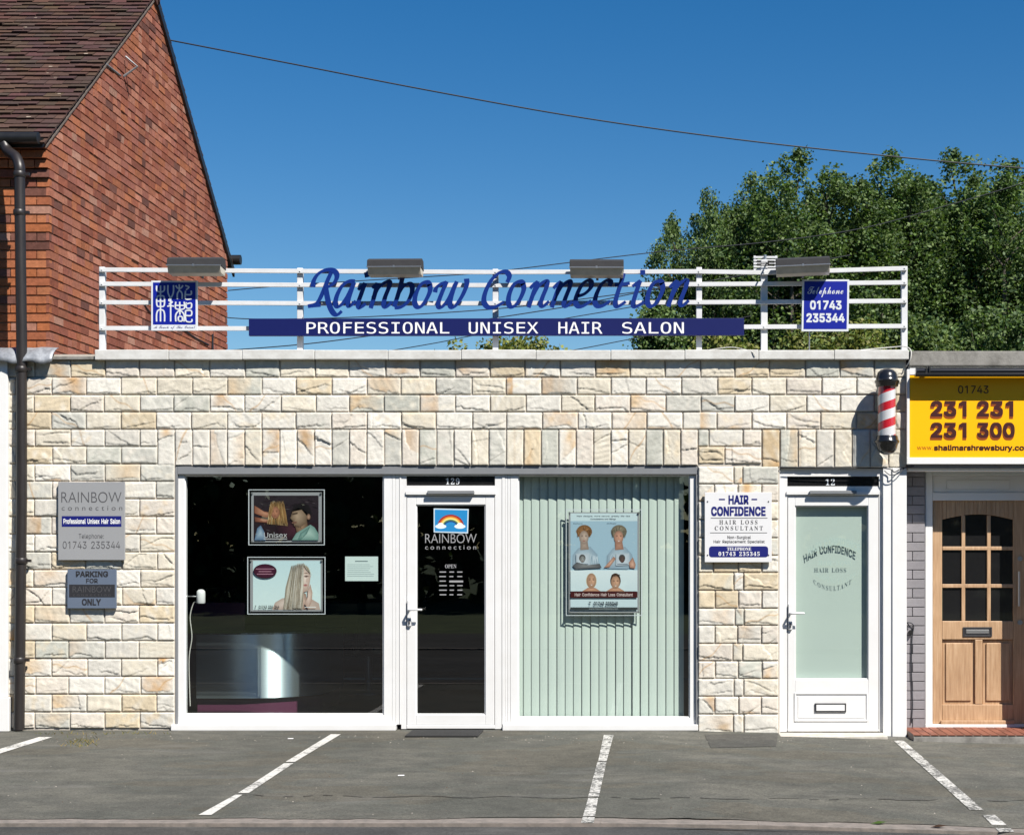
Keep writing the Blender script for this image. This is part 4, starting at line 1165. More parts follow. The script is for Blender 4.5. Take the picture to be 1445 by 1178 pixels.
for q in ((12, 1279, 500, 606), (12, 247, 606, 1036), (247, 985, 606, 657), (985, 1100, 606, 1040), (1100, 1279, 606, 660)):
    sw.quad(*q, 0.0015, mort)
sw.build('stone_wall', 'stone', salon)

cp = MB()
xs = [137, 241, 344, 446, 549, 652, 757, 862, 966, 1070, 1176, 1281]
for a, b in zip(xs[:-1], xs[1:]):
    cp.box(X(a) + 0.0015, X(b) - 0.0015, -0.065, 0.30, Z(508.5) + random.uniform(-.002, .002), Z(495) + random.uniform(-.002, .002))
part('coping', cp, 'coping', salon, bevel=0.006)
part('coping', MB().box(X(76), X(137) - 0.002, -0.04, 0.27, Z(508), Z(503.5)), 'old_concrete', salon, bevel=0.003, label='thin low coping strip at the left end of the wall')
# body of the building behind the front
part('roof', MB().box(-5.33, X(1279), 0.27, 8.0, Z(512), Z(500)), 'old_concrete', salon)
part('side_wall', MB().box(X(1279) - 0.2, X(1279) - 0.001, 0.0021, 8.0, -0.1, Z(512)).box(-5.33, -5.13, 0.3, 8.0, -0.1, Z(512)).box(-5.13, X(1279) - 0.2, 7.8, 8.0, -0.1, Z(512)), 'white_paint', salon)
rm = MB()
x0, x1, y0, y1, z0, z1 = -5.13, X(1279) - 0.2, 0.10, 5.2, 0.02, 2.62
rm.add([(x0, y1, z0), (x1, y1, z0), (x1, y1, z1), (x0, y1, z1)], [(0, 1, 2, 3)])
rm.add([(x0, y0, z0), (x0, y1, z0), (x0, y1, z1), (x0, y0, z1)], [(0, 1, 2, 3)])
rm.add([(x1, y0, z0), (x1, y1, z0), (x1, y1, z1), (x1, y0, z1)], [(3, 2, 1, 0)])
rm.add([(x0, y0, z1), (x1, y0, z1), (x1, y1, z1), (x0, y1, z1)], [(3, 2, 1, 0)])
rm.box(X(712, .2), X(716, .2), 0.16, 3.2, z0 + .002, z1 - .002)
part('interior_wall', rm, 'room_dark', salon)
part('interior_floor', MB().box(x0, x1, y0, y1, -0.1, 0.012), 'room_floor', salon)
# backing of the wall so that no daylight leaks past the cladding
bk = MB()
bk.pbox(13, 1278, 512, 656, 0.004, 0.0995)
bk.pbox(13, 246, 656, 1031, 0.004, 0.0995)
bk.pbox(987, 1099, 656.2, 1031, 0.004, 0.0995)
part('wall_backing', bk, 'old_concrete', salon)

# shop front joinery
tr = MB().pbox(250, 985, 657.5, 669, 0.006, 0.11)
part('lintel_trim', tr, 'grey_trim', salon, bevel=0.002)
part('reveal_trim', MB().pbox(247.4, 250.6, 658, 1030, 0.006, 0.10), 'grey_trim', salon)
part('reveal_trim', MB().pbox(982.3, 985.8, 669.4, 1030, 0.004, 0.10), 'grey_trim', salon)


def sheet_of_glass(px0, px1, py0, py1, y):
    return MB().flat([(X(px0, y), Z(py1, y)), (X(px1, y), Z(py1, y)), (X(px1, y), Z(py0, y)), (X(px0, y), Z(py0, y))], y)


def window(px0, px1, gx0, gx1, gy0, gy1, sx0, sx1, sy):
    w = MB().frame(px0, px1, 669.3, sy, gx0 - px0, px1 - gx1, gy0 - 669.3, sy - gy1, 0.03, 0.10)
    # glazing bead
    w.frame(gx0, gx1, gy0, gy1, 1.6, 1.6, 1.6, 1.8, 0.042, 0.095)
    o = part('window', w, 'upvc', salon, bevel=0.004)
    part('pane', sheet_of_glass(gx0 + 0.3, gx1 - 0.3, gy0 + 0.3, gy1 - 0.3, 0.06), 'glass', o)
    part('sill', MB().pbox(sx0, sx1, sy + 0.3, 1030.5, -0.035, 0.10), 'upvc', o, bevel=0.004)
    return o


window(251, 553, 260.5, 541.5, 670.5, 1008, 241, 558, 1022)
window(720, 982, 731, 973.5, 670.5, 1012.5, 709, 985, 1022)
ml = MB()
for a, b in ((553.3, 558), (558.3, 563.3), (563.6, 566), (708.3, 712.5), (712.8, 716), (716.3, 719.7)):
    ml.pbox(a, b, 669.3, 1022, 0.026 + random.uniform(0, 0.006), 0.10)
part('mullion', ml, 'upvc', salon, bevel=0.003)


def door_frame(px0, px1, lx0, lx1, tx0, tx1, ty0, ty1, top, leaf_top, bottom, number, nbox):
    f = MB().frame(px0, px1, top, bottom, lx0 - px0, px1 - lx1, ty0 - top, 0, 0.032, 0.10)
    f.pbox(lx0, lx1, ty1, leaf_top - 0.6, 0.0322, 0.10)
    f.pbox(lx0 + 0.02, tx0, ty0, ty1, 0.0324, 0.099)
    f.pbox(tx1, lx1 - 0.02, ty0, ty1, 0.0324, 0.099)
    f.pbox(lx0 - 1, lx1 + 1, leaf_top - 7, leaf_top - 2.5, 0.018, 0.0315)
    o = part('door_frame', f, 'upvc', salon, bevel=0.003)
    part('transom_pane', MB().pbox(tx0, tx1, ty0, ty1, 0.05, 0.056), 'black_gloss', o)
    wm = MB()
    write(wm, number, nbox, 0.049, 0.0, space=1.15, font='serif')
    part('house_number', wm, 'pale_silver', o)
    mx = (lx0 + lx1) / 2
    part('vent', MB().pbox(mx - 33, mx + 33, leaf_top - 8, leaf_top - 3.5, -0.012, 0.0175), 'grey_trim', o, bevel=0.002)
    return o


def handle(parent, hx, hy):
    h = MB()
    h.pbox(hx - 2.7, hx + 2.7, hy - 13, hy + 23, 0.012, 0.0355)
    x, z = X(hx), Z(hy)
    h.tube([(x, 0.012, z), (x, -0.035, z), (x + 0.012, -0.045, z), (x + 0.055, -0.047, z + 0.002), (x + 0.118, -0.044, z + 0.001)], [0.010, 0.010, 0.0105, 0.010, 0.0085], 10)
    h.tube([(x, 0.012, Z(hy + 17)), (x, 0.004, Z(hy + 17))], 0.008, 10)
    part('handle', h, 'handle', parent, bevel=0.002, smooth=50)
    part('keyhole', MB().pbox(hx - 0.9, hx + 0.9, hy + 14, hy + 20, 0.0028, 0.0119), 'dark_ink', parent)


# door 129
door_frame(566.3, 708, 573.5, 698.5, 573.5, 698.5, 671.5, 685, 669.3, 700, 1028, '129', (629, 674.5, 648.5, 683.5))
dl = MB().frame(574.2, 697.8, 700, 1022, 12.8, 12.8, 12, 14, 0.036, 0.09)
dl.frame(587, 685, 712, 1008, 1.5, 1.5, 1.5, 1.5, 0.046, 0.088)
dl.pbox(573.8, 698.2, 1022.2, 1027.8, 0.030, 0.09)
door = part('door', dl, 'upvc', salon, bevel=0.004)
part('pane', sheet_of_glass(587.3, 684.7, 712.3, 1007.7, 0.06), 'glass', door)
handle(door, 577.5, 860)
lines(door, 'glass_letter', 0.0572, ('RAINBOW', (600, 753, 672.5, 766), dict(bold=-0.012, font='thin')),
      ('connection', (600, 769, 672, 775), dict(space=1.5, font='thin')), ('OPEN', (628, 796, 644, 801.5), dict(font='serif')))
for k in range(6):
    lt = MB()
    py = 806 + k * 6.4
    for a, b in ((619.5, 630), (633.5, 640.5), (645, 653)):
        a2, b2 = a + random.uniform(0, 1.2), b + random.uniform(-1, 0.6)
        if k == 2 and a > 631:
            if a > 644:
                continue
            a2, b2 = 634, 653.5
        lt.pbox(a2, b2, py, py + (2.6 if k == 2 and a > 631 else 1.5), 0.0570, 0.0573)
    part('opening_hours', lt, 'glass_letter', door)
st = Art(0.0572)
st.poly([(612, 717), (661.5, 718), (660.5, 752.5), (612, 751)], s(196, 214, 226))
st.poly([(613.6, 718.8), (659.8, 719.8), (658.8, 750.6), (613.6, 749.4)], s(40, 136, 196))
cx, cy = 636, 742
for k, c in enumerate([s(150, 44, 36), s(196, 84, 44), s(232, 178, 70), s(238, 222, 140), s(82, 130, 84), s(36, 58, 120), s(40, 136, 196)]):
    st.poly(ellipse(cx, cy, 18.5 - 1.75 * k, 16.2 - 1.75 * k, 20, 180, 360), c)
for ex in (622, 649):
    for ox, oy, rx, ry in ((0, -1.2, 4.5, 3.4), (-4.2, 0.6, 3.6, 2.3), (4.2, 0.6, 3.6, 2.3), (0, 1.6, 6.5, 2.2)):
        st.oval(ex + ox, cy + oy, rx, ry, s(228, 240, 244))
part('sticker', st.mb, 'print', door, label='square sky-blue sticker of a rainbow between two clouds')

# door 12 (right)
door_frame(1101, 1252, 1111, 1240.5, 1111, 1240.5, 672, 686, 660.5, 700, 1032, '12', (1165, 675.5, 1178, 684.5))
dl = MB().frame(1111.8, 1239.8, 700, 1028, 10, 14.5, 13.5, 11, 0.036, 0.09)
dl.pbox(1121.8, 1225.3, 958.5, 1017, 0.0362, 0.09)
dl.frame(1121.8, 1225.3, 713.5, 958.5, 1.5, 1.5, 1.5, 1.8, 0.046, 0.0895)
dl.pbox(1111.5, 1240, 1028.2, 1031.8, 0.02, 0.09)
door2 = part('door', dl, 'upvc', salon, bevel=0.004)
part('panel', MB().frame(1121, 1225, 977, 1017.5, 2.2, 2.2, 2.2, 2.2, 0.028, 0.0361).pbox(1126, 1220, 982, 1012.5, 0.0325, 0.0361), 'upvc', door2, bevel=0.003)
part('letterbox', MB().frame(1150, 1194, 992, 1004.5, 1.4, 1.4, 1.4, 1.4, 0.022, 0.0324).pbox(1151.5, 1192.5, 993.5, 1003, 0.024, 0.0323), 'dark_grey', door2)
part('letter_flap', MB().pbox(1152, 1192, 994, 1002.5, 0.0205, 0.0239), 'upvc', door2, bevel=0.001)
part('pane', sheet_of_glass(1122.2, 1225, 713.8, 958.2, 0.06), 'clear', door2)
part('privacy_panel', MB().pbox(1120, 1228, 711, 961, 0.098, 0.106), 'frost', door2)
handle(door2, 1115.5, 865)
arc = lambda c, k: (lambda px, py: (px + (px - 1180.5) * (-0.004) * (py - 785.5), py + k * ((px - c) / 44.0) ** 2))
lines(door2, 'frost_letter', 0.0572, ('HAIR CONFIDENCE', (1143.5, 758.5, 1211, 770), dict(bold=0.03, space=1.05, warp=arc(1180.5, 21))),
      ('HAIR LOSS', (1155, 791, 1200.5, 797.5), dict(space=1.1, font='serif')), ('CONSULTANT', (1150, 816.5, 1212, 823.5), dict(space=1.25, font='serif', warp=arc(1181, -20))))
pil = MB().pbox(1252.4, 1259, 661, 1040, 0.02, 0.12).pbox(1259.2, 1279.5, 660.5, 1040, -0.012, 0.12)
part('pilaster', pil, 'white_paint', salon, bevel=0.005)
part('reveal_trim', MB().pbox(1099.3, 1101, 660.3, 1036, 0.01, 0.10), 'upvc', salon)
stp = MB()
q = [G(1100, 1046), G(1240, 1046)]
stp.box(X(1098), X(1247), -0.24, 0.03, -0.2, Z(1033.5))
part('doorstep', stp, 'step_stone', salon, bevel=0.008, label='worn pale stone step under the right-hand door')
# thin cable clipped along the wall above the right-hand door
cbm = MB()
cbm.tube(spline([P(1100, 659, -.02), P(1180, 660, -.03), P(1250, 661, -.03), P(1262, 666, -.05), P(1272, 661, -.03), P(1290, 657.5, -.06)], 6), 0.005, 6)
cbm.tube(spline([P(1248, 664, -.03), P(1256, 670, -.05), P(1268, 668, -.05), P(1276, 660, -.03)], 6), 0.004, 6)
single('wall_cable', cbm, 'cable', 'thin black cable looping along the wall just below the barber pole', 'cable')

# ------------------------------------------------------------------ window dressing
bl = thing('vertical_blind', 'mint green vertical blind drawn across the right-hand shop window', 'blind', (X(845, .15), .15, .05))
part('headrail', MB().pbox(729, 972, 660, 667, 0.12, 0.16), 'upvc', bl)
for k in range(20):
    y = 0.15
    xc = X(733.5 + k * 11.85 + random.uniform(-.5, .5), y)
    a = R(11 + random.uniform(-2, 2))
    if k in (14,):
        a = R(22)
    hw = 0.0415
    mb = MB()
    z0, z1 = Z(1018, y) + random.uniform(-.004, .004), Z(667, y)
    n = 4
    vs = []
    for zz in (z0, z1):
        for i in range(n + 1):
            t = -1 + 2 * i / n
            bow = 0.004 * (1 - t * t)
            vs.append((xc + t * hw * math.cos(a) + bow * math.sin(a), y + t * hw * math.sin(a) - bow * math.cos(a), zz))
    mb.add(vs, [(i, i + 1, n + 2 + i, n + 1 + i) for i in range(n)])
    part('vane', mb, 'blind', bl, smooth=60)


def skin(c=0):
    return [s(222, 176, 146), s(204, 150, 120), s(196, 160, 140)][c]


def poster(name, label, box, img, y, art):
    x0, y0, x1, y1 = box
    t = thing(name, label, 'poster', (X((x0 + x1) / 2, y), y, Z(y1, y)))
    hold = MB().frame(x0, x1, y0, y1, 1.0, 1.0, 1.0, 1.0, y - 0.004, y + 0.004)
    part('acrylic_edge', hold, 'pale_silver', t)
    part('backing', MB().pbox(x0 + 4.0, x1 - 4.0, y0 + 4.0, y1 - 4.0, y, y + 0.0035), M['silver'], t)
    for a in (x0 + 5, x1 - 5):
        for b in (y0 + 5, y1 - 5):
            part('stud', MB().tube([P(a, b, y - 0.0005), P(a, b, y - 0.012)], 0.009, 10), 'light_metal', t, smooth=40)
    part('picture', art.mb, 'print', t)
    return t


# upper poster: a couple in front of billowing dark cloth
A = Art(0.0915, 0.62)
A.fade(358, 699, 449.5, 762, s(52, 44, 50), s(44, 26, 34))
for k in range(60):
    yy = random.uniform(701, 748)
    xx = random.uniform(361, 446)
    L = random.uniform(7, 20)
    q = random.uniform(-5, 5)
    c = s(*random.choice([(104, 94, 98), (24, 18, 22), (74, 56, 62), (34, 26, 32), (58, 42, 50)]))
    A.blob([(max(358.5, xx - L / 2), yy), (xx, yy - 1.2 + q / 2), (min(449, xx + L / 2), yy + q), (xx, yy + 1.1 + q / 2)], c, s(42, 32, 38))
A.blob([(388, 740), (400, 734), (449.5, 738), (449.5, 762), (396, 762)], s(84, 44, 56), s(44, 26, 34))
A.blob([(359, 713), (372, 721), (390, 725), (390, 730), (374, 730), (359, 724)], s(224, 164, 132), s(150, 92, 70))
A.blob([(359, 729), (375, 732), (388, 734), (380, 738), (360, 736)], s(196, 130, 104), s(120, 72, 56))
A.strands((382, 707), (400, 706), (376, 739), (406, 742), [s(226, 190, 132), s(196, 150, 92), s(160, 112, 66), s(238, 208, 156)], 90, 1.5)
A.face(388.5, 723, 6.2, 8.6, s(206, 142, 110), -.25)
A.strands((382, 708), (388, 706), (379, 722), (380, 736), [s(196, 152, 98), s(166, 120, 74)], 12, 1.0, .5)
A.strands((394, 707), (401, 709), (398, 738), (406, 740), [s(206, 168, 112), s(176, 130, 80), s(190, 150, 96)], 34, 1.1, .6)
A.blob([(416, 740), (433, 733), (435, 748), (420, 756)], s(176, 142, 114), s(116, 90, 70))
A.blob([(411, 727), (413, 719), (420, 714), (430, 716), (435, 726), (432, 738), (423, 744), (415, 742), (414, 736), (409.5, 731)], s(202, 174, 146), s(122, 98, 78), (419, 728))
A.blob([(411, 722), (415, 712.5), (426, 709), (436, 713), (440, 724), (436, 731), (432, 722), (421, 717), (414, 720)], s(16, 13, 14), s(34, 28, 30))
A.blob([(412, 724.4), (420, 722.6), (420, 725), (412, 726.4)], s(36, 26, 22), s(110, 86, 70))
A.blob([(412, 736.6), (419, 735.6), (419, 738), (412, 738.6)], s(110, 62, 56), s(150, 112, 92))
A.strands((414, 739), (424, 743), (414, 742), (426, 746), [s(52, 40, 34), s(70, 54, 46)], 10, .8, .3)
A.blob(ellipse(435.5, 729, 2.6, 4.2, 14), s(206, 166, 140), s(136, 102, 82))
A.blob([(412, 762), (418, 752), (438, 740), (444, 744), (449.5, 753), (449.5, 762)], s(196, 226, 214), s(126, 166, 156), (436, 752))
A.blob([(420, 761), (424, 752), (438, 742), (433, 753), (424, 762)], s(150, 190, 180), s(96, 134, 126))
A.blob([(359, 762), (363, 745), (368, 741), (373, 750), (375, 762)], s(190, 214, 230), s(96, 126, 160))
A.text('Unisex', (372.5, 751, 405, 758.5), s(232, 233, 234))
A.rect(372, 759.6, 405, 760.8, s(220, 221, 222))
poster('unisex_poster', 'framed dark poster of a couple with the word Unisex, upper one in left window', (350.5, 690.5, 458, 769), None, 0.092, A)

# lower poster: long straight blond hair on pale blue
A = Art(0.0915)
A.fade(357, 791, 452.5, 860, s(198, 224, 228), s(216, 234, 232))
A.blob([(384, 860), (388, 850), (398, 844), (420, 841), (440, 845), (450, 851), (452, 860)], s(226, 208, 196), s(186, 164, 152), (404, 850))
A.blob([(425, 834), (432, 838), (435, 860), (424, 860)], s(206, 178, 162), s(150, 122, 108))
A.strands((411, 797), (428, 794), (399, 860), (427, 860), [s(204, 194, 176), s(176, 164, 146), s(156, 142, 124), s(222, 214, 198)], 130, 1.8, 2)
A.blob([(419, 806), (422, 800), (430, 797), (436, 802), (438.4, 812), (436.5, 826), (433, 834), (427, 836), (421, 828)], s(238, 218, 206), s(184, 156, 142), (431, 816))
A.blob([(428, 813), (432, 811.4), (437, 812.6), (432, 814.6)], s(64, 48, 46), s(150, 122, 112))
A.blob([(427.5, 809), (432, 807.2), (437, 808.8), (432, 809.4)], s(118, 94, 80), s(190, 160, 146))
A.blob([(433, 815), (435.5, 820.5), (431.5, 821)], s(222, 196, 182), s(196, 166, 152))
A.blob(ellipse(431, 825.4, 2.9, 1.7, 12), s(150, 78, 80), s(196, 146, 138))
A.strands((419, 794), (429, 793.5), (413, 858), (424.5, 858), [s(214, 204, 188), s(188, 176, 158), s(166, 152, 134), s(232, 224, 210)], 110, 1.4, 1.2)
A.strands((426, 793.5), (434, 797), (432, 803), (440, 812), [s(186, 174, 154), s(160, 146, 126)], 14, 1.0, .6)
A.blob([(434, 832), (438, 824), (441, 836), (440, 848), (434.5, 859), (430, 852), (434, 842)], s(232, 208, 194), s(178, 148, 134))
A.blob(ellipse(374, 805.5, 16.5, 10, 28), s(88, 36, 60), s(58, 22, 40))
for k, L in enumerate((13, 9, 11.5)):
    A.rect(374 - L, 802 + k * 3.6, 374 + L, 803 + k * 3.6, s(176, 130, 146))
A.text('T  01743 235 344', (359.5, 854, 394, 858.2), s(40, 44, 46), bold=0.02)
A.rect(430, 856, 446, 856.8, s(236, 240, 240))
poster('hair_poster', 'framed pale blue poster of a woman with long straight hair in left window', (349, 785.5, 459, 866.5), None, 0.092, A)

# hair-loss poster in the right window
A = Art(0.0845)
A.rect(805, 724, 899.5, 862, s(206, 224, 228))
A.rect(805, 735, 899.5, 804, s(164, 192, 208))
A.text('New designs, more secure, greatly life-like', (814, 727, 889, 729.6), s(52, 62, 76), bold=0.01)
A.text('Consultations and fittings', (833, 731.2, 869, 733.8), s(44, 54, 84), bold=0.02)
A.text('Before', (809, 737.5, 822, 739.6), s(60, 70, 84))
A.text('After', (856, 737.3, 870, 739.6), s(60, 70, 84))


def bust(cx, hair, tone, smile):
    A.blob([(cx - 17, 802), (cx - 16, 783), (cx - 8, 773), (cx + 9, 771), (cx + 19, 782), (cx + 22, 797), (cx + 12, 803)], s(200, 212, 220), s(142, 164, 180), (cx - 2, 786))
    for k in range(12):
        xx = cx + random.uniform(-14, 18)
        A.blob([(xx, 776 + abs(xx - cx) * .5), (xx + 1.6, 784), (xx + random.uniform(-3, 4), 799), (xx - 1, 786)], s(*random.choice([(122, 144, 162), (212, 222, 228), (150, 170, 184)])), s(176, 194, 206))
    A.blob([(cx - 5, 763), (cx + 5, 763), (cx + 7, 775), (cx - 5, 776)], tuple(v * .8 for v in tone), tuple(v * .5 for v in tone))
    dk, lt_ = tuple(v * .5 for v in hair), tuple(min(1, v * 1.25) for v in hair)
    A.blob(ellipse(cx + .5, 750, 11, 9.6, 22), hair, dk)
    A.face(cx, 758, 6.6, 9.4, tone, .05, smile)
    for k in range(46):
        a = math.pi * (1 + random.random())
        r1, r2 = random.uniform(5.5, 8), random.uniform(8.5, 12)
        x1, y1, x2, y2 = cx + r1 * math.cos(a), 752 + r1 * .75 * math.sin(a), cx + r2 * math.cos(a + .2), 752 + r2 * .85 * math.sin(a + .2)
        c = random.choice([hair, dk, lt_])
        A.blob([(x1, y1), (x1 + 1.5, y1 + .7), (x2 + .6, y2), (x2 - .5, y2 + .5)], c, tuple(v * .8 for v in c))
    A.strands((cx - 9, 748), (cx - 6, 746), (cx - 9.5, 758), (cx - 7, 757), [hair, dk], 8, .9, .4)
    A.strands((cx + 6, 746), (cx + 9, 748), (cx + 7, 757), (cx + 9.5, 758), [hair, dk], 8, .9, .4)


bust(824, s(164, 118, 76), s(196, 172, 156), 0)
bust(873, s(156, 144, 122), s(208, 156, 132), 1)
for cx, fc in ((822, s(158, 158, 156)), (878, s(100, 80, 74))):     # small card held in each pair of hands
    A.blob([(cx - 9, 781), (cx + 10, 780), (cx + 11, 797), (cx - 9, 798)], s(216, 222, 228), s(180, 192, 202))
    A.blob(ellipse(cx - 0.3, 787.4, 4.6, 5.4, 18), s(50, 48, 48), s(84, 82, 82))
    A.face(cx, 789, 3.5, 4.8, fc)
    A.rect(cx - 7, 795.4, cx + 8, 796.2, s(90, 102, 116))
A.blob([(808, 798), (814, 793), (830, 797), (846, 795), (849, 801), (812, 803)], s(140, 140, 140), s(84, 86, 90))
A.blob([(852, 801), (866, 785), (869, 788), (860, 800)], s(222, 178, 156), s(160, 116, 96))
A.blob([(887, 794), (893, 786), (897, 796), (896, 802), (889, 801)], s(222, 178, 156), s(160, 116, 96))
A.fade(805, 804.6, 899.5, 834, s(222, 234, 236), s(208, 224, 228))
for cx, hair, bald in ((834.5, s(196, 172, 138), True), (868.5, s(66, 48, 38), False)):
    A.blob([(cx - 13, 834), (cx - 5, 829), (cx + 5, 829), (cx + 13, 834)], s(216, 166, 136), s(176, 126, 100))
    A.blob(ellipse(cx, 819.2, 7.4, 10.8, 22), tuple(v * .9 for v in hair), hair)
    A.face(cx, 821.4 if not bald else 819.4, 6.3, 9.4 if not bald else 10.6, s(210, 164, 134), .1, 1)
    if not bald:
        A.strands((cx - 6, 813.5), (cx + 6, 812.5), (cx - 5, 810), (cx + 6, 810), [hair, tuple(v * 1.6 for v in hair)], 30, 1.6, .3)
A.rect(805, 834.6, 899.5, 843, s(74, 26, 26))
A.text('Hair Confidence Hair Loss Consultant', (811, 836.4, 893, 841), s(216, 196, 192), bold=0.015)
A.text('T  01743 235345', (831, 848.6, 872, 853.8), s(58, 66, 74), bold=0.03)
A.rect(805, 856.6, 899.5, 860.2, s(62, 66, 66))
A.text('www.hairconfidence.com', (831, 857.4, 872, 859.8), s(176, 184, 186))
poster('hair_loss_poster', 'tall poster of before and after portraits hung in front of the mint blind', (798.5, 718.5, 906, 868.5), None, 0.085, A)

# small typed notice
A = Art(0.0688)
A.rect(487, 785, 533.5, 819.5, s(214, 230, 226))
A.rect(501, 791, 519, 792.4, s(110, 126, 128))
for k in range(7):
    A.rect(490, 796 + k * 2.7, 490 + random.uniform(30, 40), 796.8 + k * 2.7, s(164, 182, 182))
single('paper_notice', A.mb, 'print', 'small pale typed notice stuck inside the glass of left window', 'notice')

# reception desk
dy = 0.98
dk = thing('reception_desk', 'curved brushed steel reception desk on plum base inside left window', 'desk', (X(350, dy), dy, 0.012))


def desk_line(off):
    pts = [(X(277, dy), dy + off)]
    xa, xb = X(340, dy), X(446, dy)
    r = xb - xa
    for i in range(19):
        t = R(90 * i / 18)
        pts.append((xa + (r - off) * math.sin(t), dy + r * 0.95 - (r * 0.95 - off) * math.cos(t)))
    pts.append((pts[-1][0], 2.3))
    return pts


def wallstrip(pts, z0, z1):
    mb = MB()
    n = len(pts)
    mb.add([(x, y, z0) for x, y in pts] + [(x, y, z1) for x, y in pts], [(i, i + 1, n + i + 1, n + i) for i in range(n - 1)])
    return mb


zl, zh = Z(985, dy), Z(893, dy)
pts = desk_line(0.0)
part('steel_front', wallstrip(pts, zl, zh), 'steel', dk, smooth=40)
part('plinth', wallstrip(desk_line(0.04), 0.013, Z(985, dy)), 'plum', dk, smooth=40)
top = desk_line(0.0) + [(X(277, dy), 2.3)]
tm = MB()
n = len(top)
tm.add([(x, y, Z(892, dy)) for x, y in top] + [(x, y, Z(895, dy)) for x, y in top], [tuple(range(n)), tuple(range(2 * n - 1, n - 1, -1))] + [(i, n + i, n + (i + 1) % n, (i + 1) % n) for i in range(n)])
part('worktop', tm, 'dark_grey', dk)
part('upstand', MB().box(X(268, 1.15), X(345, 1.15), 1.15, 1.19, Z(893, 1.15) + .004, Z(850, 1.15)), 'plum', dk, bevel=0.004)
# white dispenser and its lead
dyy = .16
dx_, z0 = X(283.5, dyy), Z(851, dyy)
dsp = thing('sensor', 'white rounded plastic sensor on a short bracket inside left edge of left window', 'sensor', (dx_, dyy, z0))
part('body', MB().lathe(dx_, dyy, [(.034, z0), (.038, z0 + .01), (.038, z0 + .085), (.034, z0 + .108), (.02, z0 + .120), (.001, z0 + .123)], 20), 'upvc', dsp, smooth=60)
part('bracket', MB().tube([(X(262, dyy), .098, z0 + .06), (X(266, dyy), dyy, z0 + .06), (dx_ - .03, dyy, z0 + .06)], .006, 6), 'light_metal', dsp)
part('lead', MB().tube(spline([(dx_ - .03, dyy, z0 + .012), (dx_ - .07, dyy + .02, z0 + .0), (dx_ - .10, dyy + .02, z0 - .12), (dx_ - .085, dyy + .02, z0 - .3), (dx_ - .11, dyy + .02, z0 - .5), (dx_ - .10, dyy + .02, z0 - .9)], 6), .0045, 6), 'cable_white', dsp)
# computer on the desk
mt = thing('monitor', 'dark computer monitor standing on the reception desk in left window', 'monitor', (X(322, 1.6), 1.6, Z(892, dy)))
zz = Z(892, dy)
part('screen', MB().box(X(322, 1.6) - .22, X(322, 1.6) + .2, 1.58, 1.62, zz + .12, zz + .40), 'screen', mt, bevel=.006)
part('stand', MB().box(X(322, 1.6) - .1, X(322, 1.6) + .1, 1.52, 1.70, zz + .001, zz + .015).box(X(322, 1.6) - .025, X(322, 1.6) + .025, 1.6201, 1.645, zz + .0151, zz + .2), 'screen', mt)
for k, (px, yy) in enumerate(((470, 3.2), (520, 3.4))):            # salon chairs in the dim room
    ch = thing('salon_chair', ['dark upholstered salon chair dimly seen behind the desk', 'dark upholstered salon chair dimly seen nearest the door'][k], 'chair', (X(px, yy), yy, .012), 'salon chairs in the room')
    cx = X(px, yy)
    part('seat', MB().box(cx - .26, cx + .26, yy - .26, yy + .26, .42, .54), 'screen', ch, bevel=.03)
    part('backrest', MB().box(cx - .25, cx + .25, yy + .2, yy + .3, .56, 1.0), 'screen', ch, bevel=.03)
    part('armrest', MB().box(cx - .31, cx - .262, yy - .24, yy + .2, .5, .68), 'screen', ch, bevel=.01)
    part('armrest', MB().box(cx + .262, cx + .31, yy - .24, yy + .2, .5, .68), 'screen', ch, bevel=.01)
    part('pedestal', MB().lathe(cx, yy, [(.27, .013), (.27, .03), (.04, .05), (.04, .42)], 20), 'light_metal', ch, smooth=40)

single('doormat', MB().box(X(582, -.1), X(682, -.1), -.53, -.09, .0005, .016), 'rubber', 'black rubber doormat on the tarmac before door 129', 'doormat', bevel=.004)

# ------------------------------------------------------------------ wall signs


def board(name, label, box, mat, y0=-.052, y1=-.032, shear=0.0, loc=None):
    x0, y0p, x1, y1p = box
    t = thing(name, label, 'sign', (X((x0 + x1) / 2, y0), y0, Z(y1p, y0)))
    part('panel', MB().prism([(X(a, y0), Z(b, y0)) for a, b in ((x0, y1p), (x1, y1p), (x1, y0p), (x0, y0p))], y0, y1), mat, t, bevel=.002)
    return t


yb = -.053
t = board('wall_sign', 'silver wall sign with thin RAINBOW lettering and a blue band, above the parking sign', (82, 680, 176, 790), 'silver')
lines(t, 'grey_ink', yb, ('RAINBOW', (86.5, 694, 171.5, 709), dict(bold=-0.012, font='thin')), ('connection', (87, 713.5, 172.5, 720), dict(bold=-0.006, space=1.6, font='thin')),
      ('Telephone:', (111, 753, 146.5, 761.5), dict(bold=-0.006)), ('01743 235344', (88.5, 763.5, 169.5, 774), {}))
part('band', MB().pbox(87.2, 171.2, 728, 743, yb, yb + .0009), 'blue_ink', t)
lines(t, 'white_ink', yb - .001, ('Professional Unisex Hair Salon', (89.5, 731.5, 169.5, 739), dict(bold=0.016)))
for a, b in ((84, 100), (158, 174)):
    part('batten', MB().pbox(a, b, 690, 780, -.0319, 0.0), 'dark_grey', t)

